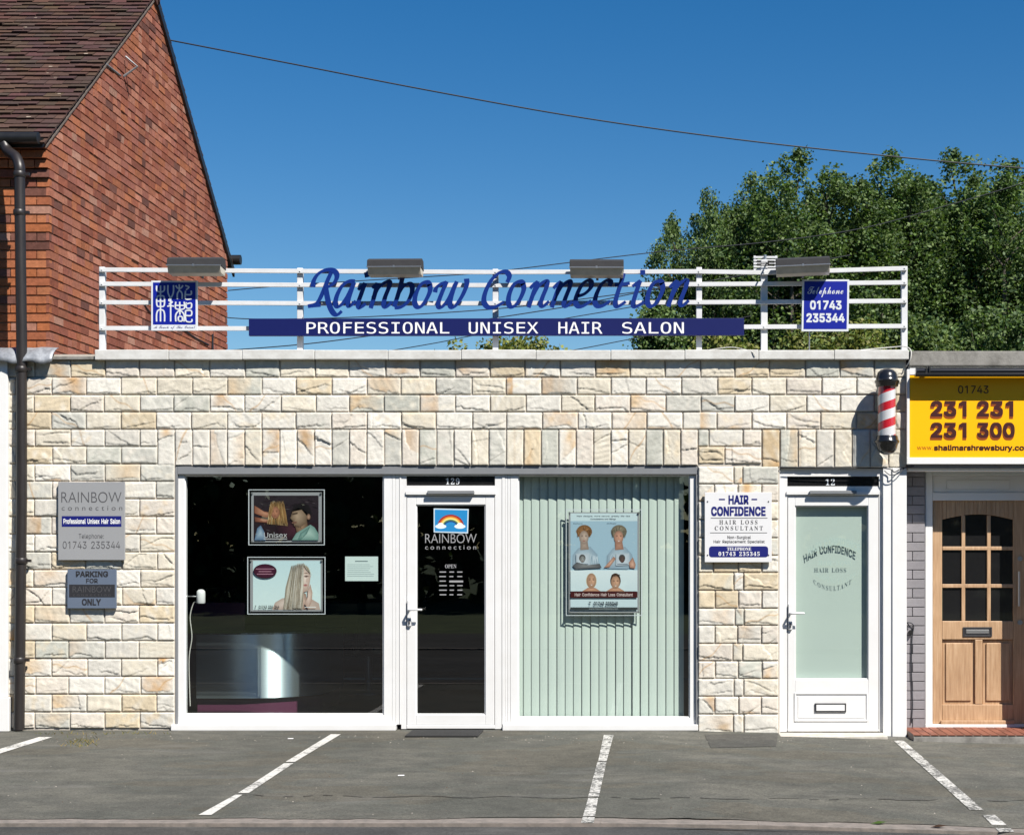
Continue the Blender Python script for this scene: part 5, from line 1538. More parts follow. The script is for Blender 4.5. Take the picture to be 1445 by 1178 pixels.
t = board('parking_sign', 'slate grey parking sign with black lettering below the silver sign', (95, 803, 164, 858), 'slate_sign')
lines(t, 'dark_ink', yb, ('PARKING', (107, 805.5, 152.5, 814), dict(bold=0.028)), ('FOR', (121.5, 816, 138, 822.5), dict(bold=0.022)), ('ONLY', (115.5, 844.5, 142.5, 854), dict(bold=0.028)))
part('band', MB().pbox(97.5, 162, 824.5, 842.5, yb, yb + .0009), 'dark_ink', t)
lines(t, 'grey_ink', yb - .001, ('RAINBOW', (102.5, 827, 157, 835.5), dict(bold=-0.014, font='thin')), ('connection', (103, 837.4, 156, 840.6), dict(space=1.5, bold=-0.01, font='thin')))
for a, b in ((98, 110), (150, 161)):
    part('batten', MB().pbox(a, b, 808, 852, -.0319, 0.0), 'dark_grey', t)

t = board('consultant_sign', 'white HAIR CONFIDENCE wall sign with a blue telephone band on stone pier', (994.5, 694.5, 1089, 793), 'sign_white')
lines(t, 'blue_ink', yb, ('HAIR', (1028, 698.5, 1056.5, 711.5), dict(bold=0.034, space=1.02)), ('CONFIDENCE', (1003.5, 714.5, 1080.5, 728), dict(bold=0.036, space=1.02)))
for a, b in ((1014.5, 1023), (1060.5, 1068.5)):
    part('dash', MB().pbox(a, b, 703.5, 705.5, yb, yb + .0009), 'blue_ink', t)
lines(t, 'grey_ink', yb, ('HAIR LOSS', (1015, 733.5, 1069, 739.8), dict(space=1.3, font='serif')), ('CONSULTANT', (1008.5, 742, 1076.5, 748.2), dict(space=1.3, font='serif')),
      ('Non-Surgical', (1026.5, 755.5, 1059.5, 761.3), dict(bold=0.012)), ('Hair Replacement Specialist', (1007, 761.8, 1079, 767), dict(bold=0.012)))
part('rule', MB().pbox(1003, 1083, 730.4, 731.3, yb, yb + .0009), 'grey_ink', t)
part('rule', MB().pbox(1002, 1082.5, 751.2, 752, yb, yb + .0009), 'grey_ink', t)
rr = []
for cxx, cyy, a0 in ((1080, 782, 0), (1080, 774.5, -90), (1004.5, 774.5, 180), (1004.5, 782, 90)):
    for k in range(5):
        a = R(a0 + (90 - 22.5 * k if False else 90 * (4 - k) / 4))
        rr.append((cxx + 4 * math.cos(a), cyy + 4 * math.sin(a)))
part('band', MB().prism([(X(a, yb), Z(b, yb)) for a, b in rr], yb, yb + .0009), 'blue_ink', t)
lines(t, 'white_ink', yb - .001, ('TELEPHONE', (1026, 772, 1060, 776.6), dict(font='serif')), ('01743 235345', (1014, 778.2, 1072, 784), dict(font='serif', space=1.15)))
for a in (998.5, 1084.5):
    for b in (707.5, 783):
        part('screw', MB().tube([P(a, b, -.0521), P(a, b, -.056)], .006, 8), 'dark_grey', t)
for a, b in ((998, 1010), (1073, 1085)):
    part('batten', MB().pbox(a, b, 700, 788, -.0319, 0.0), 'dark_grey', t)

# ------------------------------------------------------------------ rooftop railing and what hangs on it
yr = 0.12
rl = thing('rooftop_railing', 'white painted metal railing standing on the coping of salon front', 'railing', (X(710, yr), yr, Z(495)))
zb = Z(495) + .0005
for px, wv, topy in ((143.5, 4, 376.5), (423, 4, 378), (699, 4, 379.5), (986.5, 4, 377), (1078.5, 4.6, 366), (1276.5, 4.2, 375.5)):
    mb = MB().box(X(px - wv, yr), X(px + wv, yr), yr, yr + .05, zb, Z(topy, yr))
    mb.box(X(px - wv, yr) - .02, X(px + wv, yr) + .02, yr - .015, yr + .065, zb - .0002, zb + .008)
    part('post', mb, 'rail_white', rl, bevel=.004)
rails = [[(140, 380.5), (423, 382.5), (699, 384), (986, 383), (1078, 384.5), (1280, 378.5)],
         [(140, 400.5), (423, 402), (699, 402.5), (986, 401), (1078, 400.5), (1280, 398.5)],
         [(140, 426.5), (423, 428), (699, 428), (986, 426.5), (1078, 426), (1280, 424.5)],
         [(140, 463), (423, 463.5), (699, 463), (986, 461.5), (1078, 461), (1280, 460)]]
for rw in rails:
    mb = MB()
    y0, y1 = yr - .024, yr - .001
    for (a, za), (b, zb_) in zip(rw[:-1], rw[1:]):
        mb.prism([(X(a, y0) + .0006, Z(za + 3.0, y0)), (X(b, y0) - .0006, Z(zb_ + 3.0, y0)), (X(b, y0) - .0006, Z(zb_ - 3.0, y0)), (X(a, y0) + .0006, Z(za - 3.0, y0))], y0, y1)
    for a, za in rw:                                              # bolt heads
        a = min(max(a, 143.5), 1276.5)
        mb.tube([P(a, za, y0 + .001), P(a, za, y0 - .006)], .007, 6)
    part('rail', mb, 'rail_white', rl, bevel=.002)

# script lettering
yl0, yl1 = 0.045, 0.078
wA = lambda q, y: P(425 + q.x / 5.161, 365 + q.y / 5.161, y)
wB = lambda q, y: P(670 + q.x / 4.516, 365 + q.y / 4.516, y)
scr = thing('script_lettering', 'large blue italic lettering reading Rainbow Connection fixed to rooftop railing', 'lettering', (X(705, yl0), yl0, Z(447, yl0)))


def sh(st, dx, dy=0):
    return [[(a + dx, b + dy) for a, b in k] for k in st]


oB = [[(312, 165), (292, 146), (252, 162), (222, 220), (214, 275), (228, 305), (258, 298), (292, 250), (312, 195), (305, 158)]]
nB = [[(352, 190), (378, 162), (402, 146)], [(402, 144), (375, 215), (342, 312)], [(362, 250), (398, 186), (436, 150), (460, 148), (456, 184), (430, 250), (420, 290), (438, 302), (474, 272)]]
lettersA = [
    [[(232, 74), (196, 150), (160, 240), (128, 306), (96, 334), (48, 346)], [(50, 348), (96, 342), (142, 338)],
     [(86, 208), (92, 160), (124, 112), (176, 84), (228, 84), (258, 112), (254, 154), (222, 192), (172, 212)],
     [(178, 212), (192, 290), (208, 348), (234, 396), (264, 408), (296, 382)]],
    [[(392, 168), (346, 166), (300, 196), (264, 260), (250, 318), (262, 348), (292, 336), (334, 280), (372, 205), (388, 172)],
     [(386, 172), (362, 240), (342, 310), (352, 346), (398, 308)]],
    [[(414, 228), (440, 202), (464, 184)], [(466, 176), (440, 250), (416, 322), (422, 354), (442, 350), (470, 328)], [(476, 98), (484, 136)]],
    [[(516, 214), (536, 196), (552, 182)], [(556, 176), (536, 260), (506, 362)], [(524, 288), (556, 222), (606, 176), (642, 170), (640, 206), (610, 284), (602, 336), (622, 350), (662, 314)]],
    [[(742, 112), (726, 190), (700, 280), (676, 352)], [(698, 274), (736, 212), (778, 184), (806, 198), (806, 248), (776, 314), (728, 352), (680, 356)]],
    [[(938, 196), (918, 172), (876, 184), (842, 240), (826, 306), (838, 346), (870, 350), (910, 300), (938, 236), (936, 186)]],
    [[(974, 246), (984, 214), (1016, 186), (1052, 174)], [(1062, 166), (1030, 236), (1000, 318), (1004, 352), (1032, 346), (1078, 286), (1122, 186)], [(1134, 166), (1104, 240), (1084, 320), (1094, 352), (1124, 342), (1170, 276), (1204, 196), (1204, 146)]],
]
lettersB = [
    [[(206, 152), (220, 112), (198, 84), (154, 92), (104, 140), (68, 212), (58, 272), (82, 308), (128, 308), (186, 276)]],
    oB, nB, sh(nB, 148),
    [[(654, 240), (700, 224), (738, 186), (742, 150), (718, 140), (682, 168), (652, 228), (642, 276), (660, 304), (694, 300), (742, 268)]],
    [[(858, 176), (866, 148), (840, 140), (806, 166), (776, 226), (766, 276), (782, 302), (816, 300), (862, 270)]],
    [[(948, 92), (930, 160), (904, 240), (896, 288), (914, 304), (962, 274)], [(892, 166), (940, 164), (988, 156)]],
    [[(1004, 178), (1032, 156), (1056, 140)], [(1054, 140), (1030, 210), (1010, 280), (1016, 304), (1040, 300), (1080, 276)], [(1070, 72), (1070, 104)]],
    sh(oB, 886, -4), sh(nB, 890, -6),
]
for ls, wf, sc_ in ((lettersA, wA, 1.0), (lettersB, wB, 0.875)):
    for L in ls:
        mb = MB()
        for k, stroke in enumerate(L):
            # photo pixels run downwards, so the nib angle is negative here
            ribbon(mb, stroke, 42 * sc_, 21.5 * sc_, R(-32), yl0 - k * .0007, yl1 + k * .0007, wf, n=6)
        part('letter', mb, 'blue_letter', scr)
for px in (455, 560, 640, 745, 830, 905, 955):
    part('spacer', MB().tube([P(px, 428, yl1 - .004), P(px, 428, yr - .0235)], .008, 6), 'rail_white', scr)

yn = 0.056
nb = thing('name_board', 'long navy board reading PROFESSIONAL UNISEX HAIR SALON below script lettering', 'sign', (X(700, yn), yn, Z(474, yn)))
part('panel', MB().prism([(X(351, yn), Z(474, yn)), (X(1050, yn), Z(473, yn)), (X(1050, yn), Z(449, yn)), (X(351, yn), Z(449.5, yn))], yn, yn + .038), 'navy', nb, bevel=.002)
for w_, a, b in (('PROFESSIONAL', 432.5, 634), ('UNISEX', 661.5, 759.5), ('HAIR', 788, 850), ('SALON', 878, 965)):
    lines(nb, 'white_ink', yn - .001, (w_, (a, 454.5, b, 470.8), dict(font='mono')))

# seal-script sign
ys = 0.05
t = thing('seal_sign', 'square blue sign with two silver seal-script characters on left railing', 'sign', (X(247, ys), ys, Z(466, ys)))
part('panel', MB().pbox(213.2, 278.5, 396.2, 466.5, ys, ys + .02), 'pale_silver', t, bevel=.002)
part('field', MB().pbox(215.8, 276, 398.6, 458, ys - .001, ys - .0002), 'ultramarine', t)
m = MB()
ws = lambda q, y: P(200 + q.x / 9.06, 350 + q.y / 9.06, y)
strokes = [[(190, 482), (194, 545), (240, 562), (286, 545), (290, 482)], [(240, 480), (240, 940)], [(240, 612), (200, 618), (190, 680), (200, 742), (240, 748), (282, 742), (292, 680), (282, 618), (240, 612)], [(196, 680), (288, 680)],
           [(190, 940), (190, 850), (206, 800), (240, 790), (276, 800), (292, 850), (292, 940)],
           [(335, 475), (336, 570), (370, 634), (404, 570), (406, 475)], [(370, 630), (346, 672), (392, 690), (346, 720)], [(326, 745), (370, 738), (412, 745)], [(370, 640), (370, 940)],
           [(480, 465), (480, 540)], [(435, 478), (458, 512), (502, 512), (526, 478)], [(456, 655), (456, 585), (484, 545), (516, 585), (516, 655)],
           [(556, 480), (604, 500), (566, 536)], [(560, 548), (560, 650), (636, 650)], [(560, 596), (630, 594), (632, 545)],
           [(436, 688), (436, 775), (542, 775), (542, 688)], [(436, 734), (540, 734)], [(486, 688), (486, 775)],
           [(570, 695), (572, 765), (630, 765), (632, 706), (572, 716)],
           [(436, 940), (436, 850), (488, 800), (540, 850), (540, 940)], [(470, 932), (470, 880), (515, 880), (515, 932), (470, 932)], [(488, 800), (488, 856)],
           [(560, 800), (632, 802), (632, 862), (562, 862)], [(560, 800), (562, 920), (600, 945), (640, 938), (640, 908)]]
for k, q in enumerate(strokes):
    ribbon(m, q, 19, 17, 0, ys - .0022 - k * .00012, ys - .0011, ws, n=4)
part('characters', m, 'pale_silver', t)
lines(t, 'blue_ink', ys - .001, ('A Touch of The Orient', (217, 459.7, 275.5, 465), dict(font='script')))

# telephone sign
t = thing('telephone_sign', 'blue Telephone 01743 235344 sign with pale border on right railing', 'sign', (X(1165, ys), ys, Z(468, ys)))
part('panel', MB().prism([(X(a, ys), Z(b, ys)) for a, b in ((1131, 467.5), (1197.3, 467.5), (1198.5, 394.5), (1132.5, 394.5))], ys, ys + .02), 'pale_silver', t, bevel=.002)
part('field', MB().prism([(X(a, ys), Z(b, ys)) for a, b in ((1133.8, 464.5), (1194.8, 464.5), (1195.8, 397), (1135, 397))], ys - .001, ys - .0002), 'ultramarine', t)
lines(t, 'pale_silver', ys - .002, ('Telephone', (1139.5, 404.5, 1190, 419.5), dict(font='script')), ('01743', (1143, 424, 1187.5, 437), dict(bold=0.028)), ('235344', (1138, 442, 1192, 455), dict(bold=0.028)))
part('stay', MB().tube([(X(1142.5, ys), ys + .03, Z(466, ys)), (X(1142.5, ys), ys + .03, Z(495) + .001)], .006, 6), 'light_metal', t)

# floodlights
fl_lab = ['dark linear floodlight above the square blue seal-script sign', 'dark linear floodlight above the word Rainbow', 'dark linear floodlight above the word Connection', 'dark linear floodlight beside the aerial above the telephone sign']
FL = []


def floodlight():
    """built at its own base point (0,0,0 = middle of the lower rear edge)"""
    t = thing('floodlight', fl_lab[0], 'floodlight', (0, 0, 0), 'floodlights on the railing')
    L = .232
    prof = [(-.185, .045), (-.175, .105), (-.10, .128), (-.02, .118), (0, .060), (0, .030)]   # y, z outline of the trough
    n = len(prof)
    mb = MB()
    vs = [(-L, a, b) for a, b in prof] + [(L, a, b) for a, b in prof]
    mb.add(vs, [tuple(range(n)), tuple(range(2 * n - 1, n - 1, -1))] + [(i, i + n, (i + 1) % n + n, (i + 1) % n) for i in range(n)])
    part('housing', mb, 'lamp_black', t, bevel=.004)
    gl = MB()
    gp = [(-.183, .044), (-.004, .029), (-.024, -.024), (-.152, -.018)]
    vs = [(-L + .004, a, b) for a, b in gp] + [(L - .004, a, b) for a, b in gp]
    gl.add(vs, [(0, 1, 2, 3), (7, 6, 5, 4)] + [(i, i + 4, (i + 1) % 4 + 4, (i + 1) % 4) for i in range(4)])
    part('lens', gl, 'lamp_glass', t, bevel=.003)
    ed = MB().box(-L - .003, L + .003, -.192, -.1835, .040, .049).box(-.008, .008, -.195, -.1921, .036, .056)
    part('lens_frame', ed, 'light_metal', t)
    part('arm', MB().tube([(0, -.02, .08), (0, .05, .075), (0, .10, .03), (0, .10, -.02)], .011, 8), 'dark_grey', t, smooth=50)
    return t


def copy_tree(o):
    c = o.copy()
    COL.objects.link(c)
    for ch in o.children:
        d = ch.copy()
        COL.objects.link(d)
        d.parent = c
        for g in ch.children:
            e = g.copy()
            COL.objects.link(e)
            e.parent = d
    return c


fl0 = floodlight()
yf = .072
for k, (px, py, ry, rz) in enumerate(((277, 384, 0, 0), (558, 386, -.006, 0), (842, 387, 0, 0.01), (1134, 384, -.035, -.06))):
    o = fl0 if k == 0 else copy_tree(fl0)
    o['label'] = fl_lab[k]
    o.location = (X(px, yf - .1), yf, Z(py, yf - .1))
    o.rotation_euler = (0, ry, rz)

# aerial on the stout post
ya = 0.16
ae = thing('television_aerial', 'small television aerial with pale reflector on a mast behind the railing', 'aerial', (X(1080, ya), ya, Z(495)))
part('mast', MB().tube([(X(1080, ya), ya + .03, Z(495) + .001), (X(1080, ya), ya + .03, Z(359, ya))], .013, 8), 'light_metal', ae, smooth=50)
rf = MB()
for k in range(5):
    rf.pbox(1063.5, 1097, 361.5 + 4.4 * k, 364.2 + 4.4 * k, ya + .05, ya + .06)
rf.pbox(1063.5, 1066.5, 361, 383, ya + .0601, ya + .066)
rf.pbox(1094, 1097, 361, 383, ya + .0601, ya + .066)
part('reflector', rf, 'rail_white', ae)
em = MB()
em.tube([P(1081, 371, ya + .049), P(1084, 371.5, ya - .22)], .008, 6)
for k in range(4):
    yy = ya - .01 - k * .06
    em.tube([P(1068, 368 + 2.2 * k, yy), P(1093, 368.5 + 2.2 * k, yy)], .004, 6)
part('element', em, 'black_plastic', ae)
wc = MB().tube(spline([P(1000, 494, .1), P(1030, 490, .06), P(1050, 493, -.02), P(1062, 497, -.07), P(1066, 502, -.075)], 6), .004, 6)
single('loose_cable', wc, 'cable_white', 'thin pale cable trailing over the coping near the aerial post', 'cable')
wc = MB().tube(spline([P(1215, 494, .08), P(1258, 490, .05), P(1276, 489, .0), P(1285, 494, -.06), P(1285, 506, -.078), P(1279, 517, -.05)], 6), .005, 6)
single('loose_cable', wc, 'cable_white', 'thin pale cable hanging over right end of the coping', 'cable')

# ------------------------------------------------------------------ barber pole
yp = -.185
bx = X(1251.5, yp)
zt, zbp = Z(520, yp), Z(642, yp)
bp = thing('barber_pole', 'red and white striped barber pole with black caps on stone wall', 'barber pole', (bx, yp, zbp))
k = (zt - zbp)
ru = .099
part('top_cap', MB().lathe(bx, yp, [(.088, zt - .158), (.096, zt - .150), (.098, zt - .128), (ru + .006, zt - .120), (ru + .006, zt - .104), (ru - .004, zt - .096), (ru - .006, zt - .075), (.080, zt - .036), (.055, zt - .013), (.025, zt - .002), (.001, zt)], 40), 'black_gloss', bp, smooth=50)
zc0, zc1 = zbp + .158, zt - .150
part('bottom_cap', MB().lathe(bx, yp, [(.001, zbp), (.025, zbp + .004), (.055, zbp + .018), (.080, zbp + .044), (ru - .008, zbp + .082), (ru - .002, zbp + .098), (ru + .007, zbp + .106), (ru + .007, zbp + .122), (.098, zbp + .130), (.094, zbp + .150), (.088, zbp + .165)], 40), 'black_gloss', bp, smooth=50)


def stripe_mat():
    m, nt, b = new_mat('barber_stripes')
    tc = N(nt, 'ShaderNodeTexCoord')
    sp = N(nt, 'ShaderNodeSeparateXYZ')
    nt.links.new(tc.outputs['Object'], sp.inputs[0])
    at = N(nt, 'ShaderNodeMath', operation='ARCTAN2')
    nt.links.new(sp.outputs[0], at.inputs[0])
    ng = N(nt, 'ShaderNodeMath', operation='MULTIPLY')
    ng.inputs[1].default_value = -1
    nt.links.new(sp.outputs[1], ng.inputs[0])
    nt.links.new(ng.outputs[0], at.inputs[1])
    a2 = N(nt, 'ShaderNodeMath', operation='MULTIPLY')
    a2.inputs[1].default_value = -1 / (2 * math.pi) * 1.0
    nt.links.new(at.outputs[0], a2.inputs[0])
    ad = N(nt, 'ShaderNodeMath', operation='MULTIPLY_ADD')
    nt.links.new(sp.outputs[2], ad.inputs[0])
    ad.inputs[1].default_value = 1 / .152
    nt.links.new(a2.outputs[0], ad.inputs[2])
    fr = N(nt, 'ShaderNodeMath', operation='FRACT')
    nt.links.new(ad.outputs[0], fr.inputs[0])
    r = ramp(nt, fr.outputs[0], [(0.0, (0.62, 0.60, 0.62)), (0.53, s(190, 30, 44))])
    r.color_ramp.interpolation = 'CONSTANT'
    nt.links.new(r.outputs[0], b.inputs['Base Color'])
    b.inputs['Roughness'].default_value = 0.35
    b.inputs['Coat Weight'].default_value = 0.4
    return m


M['stripes'] = stripe_mat()
part('striped_drum', MB().lathe(bx, yp, [(.074, zc0), (.074, zc1)], 40), 'stripes', bp, smooth=50)
sl = MB()
n = 40
sl.lathe(bx, yp, [(.086, zc0), (.086, zc1)], 40)
sl.f = sl.f[:-2]
sl.c = sl.c[:-2]
part('glass_tube', sl, 'clear', bp, smooth=50)
part('bracket', MB().box(bx - .02, bx + .02, yp + .06, -.0, zt - .142, zt - .124).box(bx - .02, bx + .02, yp + .06, -.0, zbp + .126, zbp + .146).box(bx - .05, bx + .05, -.034, -.012, zbp + .11, zt - .11), 'black_gloss', bp)

# ------------------------------------------------------------------ right neighbour: takeaway with amber sign
tk = thing('takeaway_building', 'neighbouring takeaway with painted grey brick and pale oak door on the right', 'building', (X(1400), 0, -.1))
gt = -.06
xa, xb = X(1281.5), X(1700)
part('coping', MB().box(xa, X(1500), -.06, .3, Z(517), Z(496.5)).box(X(1500) + .002, xb, -.06, .3, Z(517), Z(496.5)), 'old_concrete', tk, bevel=.006)
part('wall', MB().box(xa, xb, .002, .2, Z(664), Z(517.2)).box(X(1467, 0), xb, -.002, .30, gt - .1, Z(664.2)), 'greybrick', tk).data
part('roof', MB().box(xa, xb, .3, 7, Z(514), Z(503)), 'old_concrete', tk)
# painted brick strip beside the door
yg = .25
br = MB()
pz = 660.0
i = 0
while pz < 1026:
    p2 = pz + 13.1
    js = (1278, 1287.5, 1305.5) if i % 2 else (1278, 1305.5)
    for a, b in zip(js[:-1], js[1:]):
        g = random.uniform(.92, 1.08)
        br.box(X(a, yg) + .003, X(b, yg) - .003, yg - random.uniform(.0, .004), yg + .05, Z(p2, yg) + .0035, Z(pz, yg) - .0035, tuple(c * g for c in (.225, .215, .23)))
    pz = p2
    i += 1
br.box(X(1278, yg), X(1305.5, yg), yg + .008, yg + .06, gt - .1, Z(659, yg), (.14, .135, .145))
part('painted_brickwork', br, 'greybrick', tk, bevel=.003)
ydf, yd_s = .27, .262
dfm = MB().pbox(1305.8, 1316, 664, 1024, ydf, ydf + .1).pbox(1316.2, 1466, 664, 671, ydf, ydf + .1).pbox(1316.2, 1466, 695, 706, ydf, ydf + .1).pbox(1316.2, 1466, 671.2, 694.8, ydf + .02, ydf + .1)
dfm.pbox(1305.8, 1466, 1021.8, 1029, yd_s, yd_s + .1)
dfm.pbox(1336, 1425, 677, 690, ydf + .012, ydf + .0199)
part('door_frame', dfm, 'white_paint', tk, bevel=.003)
yd = .30
dr = MB()
dr.pbox(1316.3, 1329.5, 706.2, 1021, yd, yd + .04)                 # hinge stile
dr.pbox(1429.8, 1450, 706.2, 1021, yd, yd + .04)                   # lock stile
# arched top rail
arch = [(1329.6, 706.4), (1429.7, 706.4), (1429.7, 733)] + [(1429.7 - 100.1 * k / 16, 733 - 7.5 * math.sin(math.pi * k / 16)) for k in range(1, 16)] + [(1329.6, 733)]
mbv = MB()
top = [(1329.6 + 100.1 * k / 16, 733 - 7.5 * math.sin(math.pi * k / 16)) for k in range(17)]
for (a, za), (b, zb_) in zip(top[:-1], top[1:]):
    dr.prism([(X(a, yd), Z(za, yd)), (X(b, yd), Z(zb_, yd)), (X(b, yd), Z(706.4, yd)), (X(a, yd), Z(706.4, yd))], yd + .0004, yd + .04)
dr.pbox(1329.6, 1429.7, 876, 902, yd + .0004, yd + .04)            # lock rail
dr.pbox(1329.6, 1429.7, 993.5, 1016, yd + .0004, yd + .04)         # bottom rail
dr.pbox(1376, 1386.5, 902.2, 993.3, yd + .0006, yd + .04)          # muntin
for a, b in ((1329.6, 1375.8), (1386.7, 1429.7)):
    dr.pbox(a, b, 902.2, 993.3, yd + .022, yd + .04)
    dr.pbox(a + 5, b - 5, 907, 988.5, yd + .010, yd + .0219)
dr.pbox(1328, 1432, 1016.2, 1021.5, yd - .03, yd - .0003)          # weather bar
od = part('door', dr, 'oak', tk, bevel=.005)
gb = MB()
for a in (1359.5, 1395.5):
    gb.pbox(a - 2.6, a + 2.6, 727, 876, yd + .004, yd + .036)
for b in (773.5, 826.5):
    gb.pbox(1329.7, 1429.6, b - 2.6, b + 2.6, yd + .0035, yd + .036)
part('glazing_bar', gb, 'oak', od, bevel=.004)
part('pane', MB().pbox(1329.8, 1429.5, 725, 876, yd + .02, yd + .024), 'black_gloss', od)
part('letterbox', MB().frame(1359, 1400, 884.5, 898, 2, 2, 2.2, 2.2, yd - .008, yd - .0001).pbox(1361.2, 1397.8, 887, 895.5, yd - .004, yd - .0001), 'dark_grey', od, bevel=.0015)
part('letter_flap', MB().pbox(1363.5, 1395.5, 888.2, 893.5, yd - .0085, yd - .0041), 'light_metal', od, bevel=.001)
hd = MB()
hd.tube([P(1438, 806, yd - .04), P(1438, 855, yd - .04)], .010, 10)
hd.tube([P(1438, 809, yd), P(1438, 809, yd - .04)], .008, 8)
hd.tube([P(1438, 852, yd), P(1438, 852, yd - .04)], .008, 8)
part('pull_handle', hd, 'light_metal', od, smooth=50)
for q in (788, 878):
    part('lock', MB().tube([P(1439.5, q, yd + .001), P(1439.5, q, yd - .012)], .022, 14), 'light_metal', od, smooth=50)
# quarry tile step
ts = MB()
n = 16
for k in range(n):
    for j in range(3):
        a0, a1 = X(1281) + (X(1470) - X(1281)) * k / n, X(1281) + (X(1470) - X(1281)) * (k + 1) / n
        b0, b1 = -.30 + j * .19, -.30 + (j + 1) * .19
        g = random.uniform(.75, 1.15)
        ts.box(a0 + .003, a1 - .003, b0 + .003, b1 - .003, -.2, -.005 + random.uniform(0, .002), tuple(c * g for c in s(128, 80, 64)))
ts.box(X(1281), X(1470), -.297, .30, -.2, -.009, (.20, .14, .11))
part('tiled_step', ts, 'quarry', tk, bevel=.002)
part('step_edge', MB().box(X(1281), X(1700), -.325, -.301, -.2, -.02), 'old_concrete', tk)
# cable and grey strip below the sign
part('fascia_strip', MB().pbox(1281.8, 1470, 655.5, 660.5, -.03, .0018), 'grey_trim', tk)

ysg = -.06
sg = thing('takeaway_sign', 'amber takeaway fascia sign with dark red telephone numbers in white frame', 'sign', (X(1400, ysg), ysg, Z(655, ysg)))
part('frame', MB().pbox(1279.8, 1283.6, 521, 651, ysg - .012, -.0005).pbox(1279.8, 1600, 645.5, 654.8, ysg - .014, -.0006).pbox(1283.8, 1600, 519.5, 529, ysg - .004, -.0007), 'white_paint', sg, bevel=.003)
part('panel', MB().pbox(1283.8, 1600, 529.2, 645.3, ysg, -.001), 'amber', sg)
lines(sg, 'maroon_ink', ysg - .0022, ('01743', (1352, 544, 1395, 555.2), dict(bold=0.006)), ('shalimarshrewsbury.co.uk', (1318, 627.5, 1462, 637.5), dict(bold=0.024)))
for bd, bxx in (('231', (1313.5, 565.5, 1364, 588)), ('231', (1379, 565.5, 1430, 588)), ('231', (1313.5, 596, 1364, 618)), ('300', (1379, 596, 1432, 618))):
    lines(sg, 'maroon_ink', ysg - .0022, (bd, bxx, dict(bold=0.03)))
    m2 = MB()
    write(m2, bd, (bxx[0] - 1.2, bxx[1] + 3.2, bxx[2] - .6, bxx[3] + 3.2), ysg - .0010, 0.03)
    write(m2, bd, (bxx[0] - .6, bxx[1] + 1.6, bxx[2] - .3, bxx[3] + 1.6), ysg - .0015, 0.03)
    part('lettering_shade', m2, 'rust_ink', sg)
lines(sg, 'rust_ink', ysg - .0010, ('www.', (1294, 630, 1316.5, 634.6), dict(bold=-0.005)))
aw = thing('awning_cassette', 'closed black roller awning cassette above the amber sign', 'awning', (X(1400, -.15), -.06, Z(530, -.1)))
part('cassette', MB().tube([(X(1292, -.13), -.125, Z(524, -.13)), (X(1620, -.13), -.125, Z(524, -.13))], .030, 14), 'black_gloss', aw, smooth=50)
part('front_bar', MB().pbox(1292, 1620, 526.5, 530.5, -.19, -.10), 'black_gloss', aw, bevel=.004)
part('bracket', MB().pbox(1306, 1309, 519.5, 528, -.16, -.065).pbox(1311, 1313, 516.5, 525, -.17, -.10).pbox(1500, 1503, 519.5, 528, -.16, -.065), 'black_plastic', aw)
# socket and lead on the grey brick
sk = MB().pbox(1279.5, 1291, 885, 899, yg - .035, yg - .006)
o = thing('wall_socket', 'broken dark outlet with dangling lead on the painted grey brick', 'outlet', (X(1285, yg), yg, 0))
part('box', MB().tube([P(1285, 892, yg - .0045), P(1285, 892, yg - .04)], .022, 12), 'black_plastic', o)
part('lead', MB().tube(spline([P(1284, 884, yg - .02), P(1280.5, 878, yg - .03), P(1289, 882, yg - .02), P(1287, 900, yg - .012), P(1286, 940, yg - .012), P(1287.5, 990, yg - .012), P(1286, 1020, yg - .012)], 6), .005, 6), 'cable', o)

# ------------------------------------------------------------------ brick house on the left
xg, yw0, yw1, yrg = -5.34, .30, 6.30, 3.33
ze, zr = 5.22, 7.50                                               # eaves and ridge
hs = thing('brick_house', 'red brick house with steep dark tiled roof behind the drainpipe', 'house', (xg - 2, 3, 0))
slope = (zr - ze) / (yrg - yw0)


def roofz(y):
    return zr - slope * abs(y - yrg) - .02


def clip(poly):
    """keep the part of a (y, z) polygon under both roof slopes"""
    for sgn in (1, -1):
        out = []
        fn = lambda p: p[1] - (zr - .03 + sgn * slope * (p[0] - yrg))
        for i, p in enumerate(poly):
            q = poly[(i + 1) % len(poly)]
            fp, fq = fn(p), fn(q)
            if fp <= 0:
                out.append(p)
            if (fp < 0) != (fq < 0) and abs(fp - fq) > 1e-9:
                t = fp / (fp - fq)
                out.append((p[0] + (q[0] - p[0]) * t, p[1] + (q[1] - p[1]) * t))
        poly = out
        if len(poly) < 3:
            return []
    return poly


def brick_col(front=False):
    base = random.choice([(164, 96, 64), (172, 104, 70), (154, 88, 60), (168, 96, 60)]) if front else random.choice([(150, 90, 68), (158, 97, 75), (143, 81, 61), (166, 106, 84), (152, 94, 76), (134, 77, 61), (160, 95, 66), (146, 88, 72)])
    if random.random() < .13:
        base = random.choice([(104, 66, 56), (116, 74, 62), (126, 72, 56), (172, 116, 94), (166, 118, 98), (134, 80, 64)])
    g = random.uniform(.9, 1.08)
    base = (base[0] * .97, min(base[1] * 1.02, base[0]), base[2] * 1.06)
    return tuple(c * g for c in s(*base))


